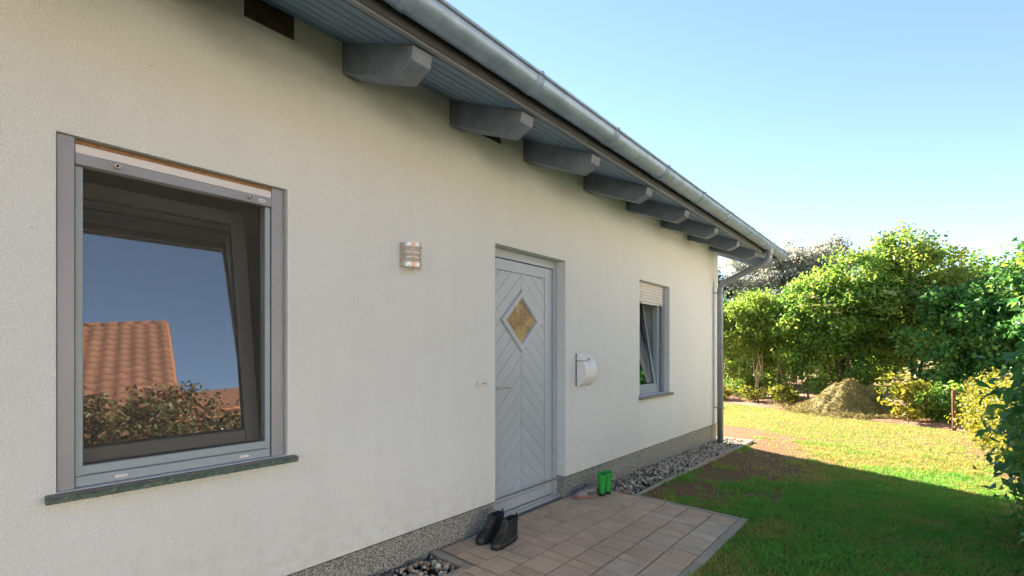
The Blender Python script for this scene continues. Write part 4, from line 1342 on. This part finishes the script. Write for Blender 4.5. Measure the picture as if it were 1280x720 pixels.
plant('shrub', (14.9, -3.3, Z0), 'deep green leafy shrub behind the young yellow sapling', 'shrub',
      [(0, 0, 1.6, 1.0, 1.1, 1.3), (.2, -.3, 2.5, .9, 1.0, .7), (-.5, -.2, .7, .7, 1.1, .7)], 'leaf_deep', 240, 85, .105, 1.6, seed=7, stems=5, shell=.5, group=G1, tint=.5)
plant('shrub', (14.3, -4.55, Z0), 'dark green dense shrub behind the brown post', 'shrub',
      [(0, 0, 1.6, 1.1, 1.1, 1.4), (.2, -.3, 2.5, 1.0, 1.0, .75), (-.6, .2, .8, .7, 1.0, .8)], 'leaf_deep', 260, 85, .105, 1.6, seed=8, stems=5, shell=.5, group=G1, tint=.45)
plant('shrub', (14.0, -6.1, Z0), 'mid green shrub behind the low yellow hedge', 'shrub',
      [(0, 0, 1.7, 1.3, 1.2, 1.5), (0, .2, 2.6, 1.0, 1.0, .8)], 'leaf_elder', 220, 80, .11, 1.6, seed=9, stems=4, shell=.5, group=G1, tint=.5)
# farther trees
plant('tree', (26.0, 2.3, Z0), 'silvery grey leaved tree standing far behind the shrubs', 'tree',
      [(0, 0, 3.8, 2.2, 2.6, 2.6), (0, -1.5, 5.2, 1.5, 1.5, 1.3), (0, 1.4, 5.0, 1.5, 1.6, 1.4)], 'leaf_grey', 480, 70, .15, 1.8, crad=(.25, .5), seed=10, stems=3, stem_r=.13, shell=.6, twigs=90, tint=.5)
plant('tree', (25.0, 6.4, Z0), 'dark evergreen tree glimpsed behind the corner of the house', 'tree',
      [(0, 0, 3.2, 1.6, 1.7, 2.8), (0, 0, 5.3, 1.0, 1.0, 1.2)], 'leaf_dark', 330, 70, .15, 3.0, crad=(.25, .5), seed=12, stems=1, stem_r=.15, shell=.4, tint=.4)
plant('tree', (23.0, -.6, Z0), 'green tree filling the gap behind the elder bush', 'tree',
      [(0, 0, 2.4, 1.6, 2.0, 2.1)], 'leaf_deep', 260, 60, .16, 1.7, crad=(.25, .5), seed=13, stems=3, stem_r=.1, shell=.4, tint=.3)
plant('tree', (22.0, -4.6, Z0), 'green tree far behind the dark dense shrub', 'tree',
      [(0, 0, 2.6, 1.6, 2.1, 2.0)], 'leaf_elder', 260, 60, .16, 1.7, crad=(.25, .5), seed=14, stems=3, stem_r=.1, shell=.4, tint=.4)
plant('tree', (20.0, -8.2, Z0), 'light green tree at the far end of the hedge', 'tree',
      [(0, 0, 2.8, 1.7, 2.0, 2.2)], 'leaf_yellow', 260, 60, .16, 1.7, crad=(.25, .5), seed=15, stems=3, stem_r=.1, shell=.45, tint=.5)
plant('tree', (21.5, 3.0, Z0), 'dark green tree behind the bare stemmed shrubs', 'tree',
      [(0, 0, 1.9, 1.6, 2.3, 1.8)], 'leaf_deep', 260, 60, .16, 1.7, crad=(.25, .5), seed=16, stems=3, stem_r=.1, shell=.4, tint=.3)
plant('tree', (34, -12, Z0), 'distant pale green tree beyond the garden', 'tree',
      [(0, 0, 4, 3, 4, 3)], 'leaf_elder', 260, 60, .25, 1.7, crad=(.4, .8), seed=17, stems=2, stem_r=.15, shell=.5, tint=.6)
# elder blossom
rs_ = np.random.default_rng(44)
Pu = np.stack([rs_.normal(0, .045, 90), rs_.normal(0, .045, 90), rs_.normal(0, .006, 90)], 1)
Vu, Fu, au = leaf_arrays(Pu, .028, 1.2, np.tile([0, 0, 3.0], (90, 1)), .5, None, 0, rs_)
um = None
for k in range(16):
    a = rs_.uniform(2.2, 4.6)
    el_ = rs_.uniform(-.1, 1.0)
    pos = (1.62 * math.cos(a) * math.cos(el_) - .1, 1.5 * math.sin(a) * math.cos(el_) - .35, 2.55 + 1.25 * math.sin(el_))
    if um is None:
        um = np_mesh('flower_head', Vu, Fu, 'umbel', au, parent=eld)
        o = um
    else:
        o = um.copy(); col.objects.link(o); o.parent = eld
    o.location = pos
    o.rotation_euler = (rs_.normal(0, .3), -.5 + rs_.normal(0, .3), 0)
    o['kind'] = 'stuff'
    s_ = rs_.uniform(.7, 1.15); o.scale = (s_, s_, s_)

# low plants at the shrub feet
for i, (x, y, h, lab) in enumerate([(14.85, 2.15, .35, 'low pale leafy plant under the shrub by the downspout'), (14.75, 1.2, .4, 'low bushy plant at the foot of the bare stems'),
                                    (14.45, .40, .45, 'low yellow green plant just left of the clippings heap'), (12.85, -3.35, .5, 'low leafy plant behind the brown post')]):
    plant('bedding_plant', (x, y, -.14), lab, 'plant', [(0, 0, h * .55, .34, .36, h * .5)], 'leaf_privet' if i != 3 else 'leaf_elder', 26, 38, .075, 1.7, (.08, .16), 3, seed=60 + i, twigs=14, stem_r=.01, group='low plants in the bed', shell=.3)
sap = plant('sapling', (12.75, -2.10, -.13), 'young yellow green sapling in front of the clippings heap', 'sapling',
      [(0, .12, .78, .22, .25, .28), (0, -.22, .80, .2, .2, .2), (0, -.1, .38, .3, .38, .32)], 'leaf_privet', 34, 20, .12, 1.9, (.09, .17), 4, seed=71, twigs=30, stem_r=.013, shell=.3, tint=.6)
plant('sapling', (13.0, -2.75, -.13), 'dark leafy young shrub between sapling and post', 'shrub',
      [(0, 0, .4, .4, .45, .36)], 'leaf_elder', 46, 34, .10, 1.8, (.1, .18), 4, seed=72, twigs=24, stem_r=.012, shell=.3, tint=.45)

# hedge along the right side: low sunlit privet and a tall laurel
pv = [(i * .62, 0.06 * math.sin(i * 2.1), .50, .48, .50, .56) for i in range(6)]
plant('hedge', (7.75, -3.52, -.10), 'low yellow green clipped hedge in full sun beyond the laurel', 'hedge', pv, 'leaf_privet', 420, 80, .045, 1.7, (.10, .2), 8, seed=81, twigs=50, stem_r=.02, shell=.72, lean=3.0, tint=.6)
plant('hedge', (4.75, -3.85, -.05), 'tall glossy dark green laurel with large leaves beside the lawn', 'hedge',
      [(.55, .05, .85, .85, .78, .85), (-.55, .05, .9, .9, .80, .9), (.25, -.05, 1.55, .95, .72, .55), (-.7, 0, 1.75, .8, .75, .6), (-.1, .30, .35, 1.3, .55, .38)], 'leaf_laurel', 700, 66, .085, 2.1, (.14, .26), 7, seed=82, twigs=60, stem_r=.03, shell=.70, lean=2.0, jitter=.8, droop=.5, tint=.45)

# shrubs and neighbouring house on the other side of the garden (seen in the window)
for i, (x, y, h) in enumerate([(.25, -5.75, 3.25), (1.75, -5.9, 3.1), (3.2, -5.8, 2.9)]):  # crowns raised on bare stems to let the bounced light through below
    plant('photinia', (x, y, -.03), ['tallest reddish leaved standard shrub in the border opposite the window', 'middle reddish leaved standard shrub opposite the window', 'lowest reddish leaved standard shrub opposite the window'][i],
          'shrub', [(0, 0, h - .62, .85, .6, .62)], 'leaf_red', 80, 60, .085, 1.8, (.14, .28), 2, seed=90 + i, twigs=30, stem_r=.03, shell=.45, group='standard shrubs along the neighbour border')

nh = thing('neighbour_house', (-1.5, -13, 0), 'neighbouring house with orange clay tiled roof reflected in the window', 'house')
NX0, NX1, NYR, NZR, NYE, NZE = -12.0, 3.55, -13.0, 7.55, -8.6, 3.15  # left end pushed out: a longer unseen front bounces more sunlight
b = MB()
b.box(NX0 + .4, NX1 - .35, -17.0, -9.0, -.1, 3.2)
b.prism([(-17.0, 3.2), (-9.0, 3.2), (-13, 7.2)], 0, NX0 + .4, NX1 - .35)
b.build('wall', 'bounce_white', nh)  # unseen front, shaped as a sunlit reflector for the shaded bungalow wall
b = MB()
b.prism([(NYE, NZE - .14), (NYR, NZR - .14), (2 * NYR - NYE, NZE - .14), (2 * NYR - NYE, NZE), (NYR, NZR), (NYE, NZE)], 0, NX0, NX1)
nroof = b.build('roof', 'tile_red', nh)
for xw in (-9.6, -6.4, -3.2, -.2):
    wq = MB(); frame_rect(wq, xw, xw + 1.2, .95, 2.25, .08, -9.03, -8.97, b=.005); nwin = wq.build('window', 'wood_stripe', nh)
    wq = MB(); wq.box(xw + .08, xw + 1.12, -9.012, -8.995, 1.03, 2.17); wq.build('pane', 'dark_pane', nwin)
# pantiles: rows of S-shaped tiles; each tile that can be told apart is a part
def pantile_mesh(wd, ln):
    n = 7
    vs, fs = [], []
    for j, (t, lift) in enumerate(((0, .035), (1, .008))):
        for i in range(n):
            u = i / (n - 1)
            vs.append((u * wd, t * ln, lift + .032 * math.sin(u * 2 * math.pi - .6)))
    for i in range(n):
        u = i / (n - 1)
        vs.append((u * wd, 0, .0 + .032 * math.sin(u * 2 * math.pi - .6)))
    fs = [(i, i + 1, n + i + 1, n + i) for i in range(n - 1)] + [(2 * n + i, 2 * n + i + 1, i + 1, i) for i in range(n - 1)]
    me = bpy.data.meshes.new('roof_tile'); me.from_pydata(vs, [], fs); smooth(me)
    me.materials.append(M['tile_red_v']); return me
M['tile_red_v'] = simple('clay_tile_varied', (0.14, 0.06, 0.035), 0.8, 0, 0.22, 6.0, 0.001, 60, objvar=0.16)
tilt = math.atan2(NZR - NZE, NYE - NYR)
Lr = math.hypot(NYE - NYR, NZR - NZE)
tw, tln = 0.30, 0.36
tme = pantile_mesh(tw + .012, tln + .05)
nrow = int(Lr / tln); ncol = int((NX1 - NX0) / tw)
cnt = 0
restV, restF = [], []
base_v = np.array([v.co[:] for v in tme.vertices]); base_f = np.array([p.vertices[:] for p in tme.polygons])
Rm = Matrix.Rotation(tilt, 3, 'X') @ Matrix.Rotation(math.pi, 3, 'Z')
Rn = np.array(Rm)
def tile_pose(ci, ri):
    s = ri * tln + .0
    y = NYE + .05 - s * math.cos(tilt); z = NZE + s * math.sin(tilt) + .02
    return Vector((NX1 - ci * tw, y, z))
# local +y of the tile runs up the slope (towards -Y)
Rm = Matrix(((-1, 0, 0), (0, -math.cos(tilt), -math.sin(tilt) * -1), (0, math.sin(tilt), math.cos(tilt))))
Rm = Matrix(((-1, 0, 0), (0, -math.cos(tilt), math.sin(tilt)), (0, math.sin(tilt), math.cos(tilt))))
Rn = np.array(Rm)
o_ = 0
for ci in range(ncol):
    for ri in range(nrow):
        p_ = tile_pose(ci, ri)
        if ci < 14 and ri >= nrow - 15:
            o = bpy.data.objects.new('roof_tile', tme); col.objects.link(o); o.parent = nroof
            o.matrix_local = Matrix.Translation(p_ - Vector(nroof['_org'])) @ Rm.to_4x4()
            cnt += 1
        else:
            restV.append(base_v @ Rn.T + np.array(p_)); restF.append(base_f + o_); o_ += len(base_v)
ob = np_mesh('roof_tiles', np.concatenate(restV), np.concatenate(restF), 'tile_red', parent=nroof, org=nroof['_org'], sm=True)
tag(ob, kind='stuff')
b = MB()
for k in range(int((NX1 - NX0) / .38)):
    xx = NX1 - .38 * k
    b.tube([(xx + .01, NYR, NZR + .03), (xx - .39, NYR, NZR + .015)], [.115, .10], 10)
b.build('ridge_tiles', 'tile_red', nroof)
b = MB()
b.box(NX1 + .001, NX1 + .03, NYR, NYE, NZE, NZE + .0001) if False else b.prism([(NYE, NZE - .2), (NYR, NZR - .2), (NYR, NZR + .05), (NYE, NZE + .05)], 0, NX1 + .001, NX1 + .05)
b.build('verge_board', 'wood_stripe', nroof)
# lower wing on its right
wg = MB()
wg.box(NX1 - .3, 17.0, -15.5, -11.3, -.1, 3.79)
wg.build('wing_bounce_wall', 'bounce_white', nh)  # whitened and lengthened as a second sunlight reflector
wg = MB()
wg.prism([(-11.0, 3.95), (-13.4, 5.25), (-16, 3.95), (-16, 4.1), (-13.4, 5.42), (-11.0, 4.1)], 0, NX1 - .32, 17.3)
wroof = wg.build('wing_roof', 'tile_red', nh)
wg = MB()
wg.box(NX1 - .3, 17.3, -11.06, -11.0, 3.92, 4.13, .005)
wg.build('wing_fascia', 'wood_stripe', nh)

_pv = Vector((NX1, NYR, 0)); _rot = R(12)
nh.rotation_euler = (0, 0, _rot)
nh.location = _pv + Matrix.Rotation(_rot, 3, 'Z') @ (Vector(nh.location) - _pv)
# unseen, added to bounce sunlight: pale gravel drive in front of the neighbouring house
dv = MB(); dv.add([(-14, -9.4, 0.004), (-14, -6.9, 0.004), (12, -6.9, -.10), (12, -9.4, -.10)], [(0, 1, 2, 3)])
tag(dv.build('bounce_drive', 'drive'), kind='structure')

# ------------------------------------------------------------------ heap of clippings
mh = thing('clippings_heap', (13.75, -1.10, -.14), 'heap of dry grass clippings at the edge of the lawn', 'heap')
hx, hy = np.meshgrid(np.linspace(-1.1, 1.1, 70), np.linspace(-1.25, 1.25, 80), indexing='ij')
rr = np.sqrt((hx / 1.08) ** 2 + (hy / 1.24) ** 2)
hz = .82 * (.45 * np.clip(1 - rr, 0, 1) + .55 * (.5 + .5 * np.cos(np.pi * np.clip(rr, 0, 1)))) + .20 * (fbm(hx, hy, 3.2, 51) - .5) * 2 * np.clip(1.2 - rr, 0, 1) + .05 * (fbm(hx, hy, 9, 52) - .5) * 2 - .03
hz = np.where(rr > 1.02, -.06, hz)
hi = np.arange(hx.size).reshape(hx.shape)
HF = np.stack([hi[:-1, :-1], hi[1:, :-1], hi[1:, 1:], hi[:-1, 1:]], -1).reshape(-1, 4)
np_mesh('heap_body', np.stack([hx, hy, hz], -1).reshape(-1, 3) + np.array(mh.location), HF, 'clip', np.random.default_rng(1).uniform(.1, .6, hx.size), parent=mh, org=tuple(mh.location), sm=True)
rs_ = np.random.default_rng(53)
q = rs_.choice(hx.size, 9000, p=(np.clip(1 - rr, 0, 1).ravel() > 0) / (np.clip(1 - rr, 0, 1) > 0).sum())
P = np.stack([hx.ravel()[q], hy.ravel()[q], hz.ravel()[q]], 1) + rs_.normal(0, .015, (9000, 3))
ang_ = rs_.uniform(0, 6.28, 1500); ra_ = 1 + np.abs(rs_.normal(0, .16, 1500))
P = np.concatenate([P, np.stack([np.cos(ang_) * ra_ * 1.08, np.sin(ang_) * ra_ * 1.24, rs_.uniform(.03, .10, 1500)], 1)])
V, F, a = leaf_arrays(P, .09, 7.0, None, .9, np.clip(rs_.normal(.5, .25, len(P)), 0, 1), 0, rs_)
ob = np_mesh('clippings', V + np.array(mh.location), F, 'clip', a, parent=mh, org=tuple(mh.location))
tag(ob, kind='stuff')

# post at the lawn corner
ps = MB()
px_, py_ = 11.95, -2.90
ps.tube([(px_, py_, -.30), (px_ + .002, py_, 0), (px_ - .008, py_ + .006, .35), (px_ - .012, py_ + .008, .585), (px_ - .012, py_ + .008, .60)], [.033, .033, .031, .030, .022], 12)
pst = ps.build('garden_post', 'post', None, Vector((px_, py_, -.14)))
tag(pst, 'short brown wooden post at the corner of the lawn', 'post')

# ------------------------------------------------------------------ grass
def grass(n, x0_, x1_, y0_, y1_, h, wdt, seed, keepfn):
    rs = np.random.default_rng(seed)
    x, y = rs.uniform(x0_, x1_, n), rs.uniform(y0_, y1_, n)
    ok = keepfn(x, y, rs)
    x, y = x[ok], y[ok]
    n = len(x)
    z = gz(x, y) - .004
    lush = fbm(x, y, 1.1, 77)
    lush2 = fbm(x, y, 3.7, 78)
    dry = np.clip((fbm(x, y, .8, 79) - .38) * 2.4 + (lush2 - .5) * 1.9, 0, 1)
    clump = fbm(x, y, 9.0, 80)
    hh = h * rs.uniform(.45, 1.35, n) * (.25 + .7 * lush + 1.0 * np.clip(clump - .35, 0, 1))
    ang = rs.uniform(0, 2 * np.pi, n)
    lean = rs.uniform(.3, 1.6, n) * hh
    w_ = wdt * rs.uniform(.7, 1.3, n)
    dx, dy = np.cos(ang), np.sin(ang)
    fa = rs.uniform(0, 2 * np.pi, n)
    sx, sy = np.cos(fa) * w_ / 2, np.sin(fa) * w_ / 2
    b0 = np.stack([x - sx, y - sy, z], 1); b1 = np.stack([x + sx, y + sy, z], 1)
    m0 = np.stack([x - sx * .8 + dx * lean * .35, y - sy * .8 + dy * lean * .35, z + hh * .6], 1)
    m1 = np.stack([x + sx * .8 + dx * lean * .35, y + sy * .8 + dy * lean * .35, z + hh * .6], 1)
    tp = np.stack([x + dx * lean, y + dy * lean, z + hh * .95], 1)
    V = np.stack([b0, b1, m0, m1, tp], 1).reshape(-1, 3)
    o = np.arange(n)[:, None] * 5
    F = np.concatenate([o + np.array([[0, 1, 3]]), o + np.array([[0, 3, 2]]), o + np.array([[2, 3, 4]])])
    dry = np.where(x > 7.5, .5 * dry + .25, dry) + .55 * np.clip((x - 5.6) / 3.5, 0, 1)  # sunlit yellow of the far lawn put into the colour, on top of drying
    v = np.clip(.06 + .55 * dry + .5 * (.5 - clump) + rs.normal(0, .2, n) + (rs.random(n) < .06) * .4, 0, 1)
    return V, F, np.repeat(v, 5)
def keep(x, y, rs):
    k = ~sunk(x, y) & ~inside(x, y, -1.35, 4.0, -1.40, .1) & ~inside(x, y, 3.9, 8.01, -.455, .1) & ~inside(x, y, 7.6, 8.01, -.455, 6)
    k &= x < bed_edge(y) - .20 + rs.normal(0, .05, len(x))
    s = soilmask(x, y)
    tuft = fbm(x, y, 2.6, 91) > .63
    k &= (rs.random(len(x)) > s * .97) | (tuft & (rs.random(len(x)) < .6))
    return k
GV, GFc, GA = [], [], []
o = 0
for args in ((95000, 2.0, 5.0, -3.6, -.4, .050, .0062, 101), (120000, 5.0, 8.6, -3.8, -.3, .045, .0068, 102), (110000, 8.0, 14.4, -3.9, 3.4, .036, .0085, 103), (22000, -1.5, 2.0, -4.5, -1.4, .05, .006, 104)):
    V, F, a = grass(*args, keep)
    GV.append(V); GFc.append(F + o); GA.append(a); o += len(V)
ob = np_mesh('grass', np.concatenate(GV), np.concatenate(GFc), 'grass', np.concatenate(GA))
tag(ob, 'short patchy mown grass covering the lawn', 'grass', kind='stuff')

for o in bpy.data.objects:
    if '_org' in o: del o['_org']
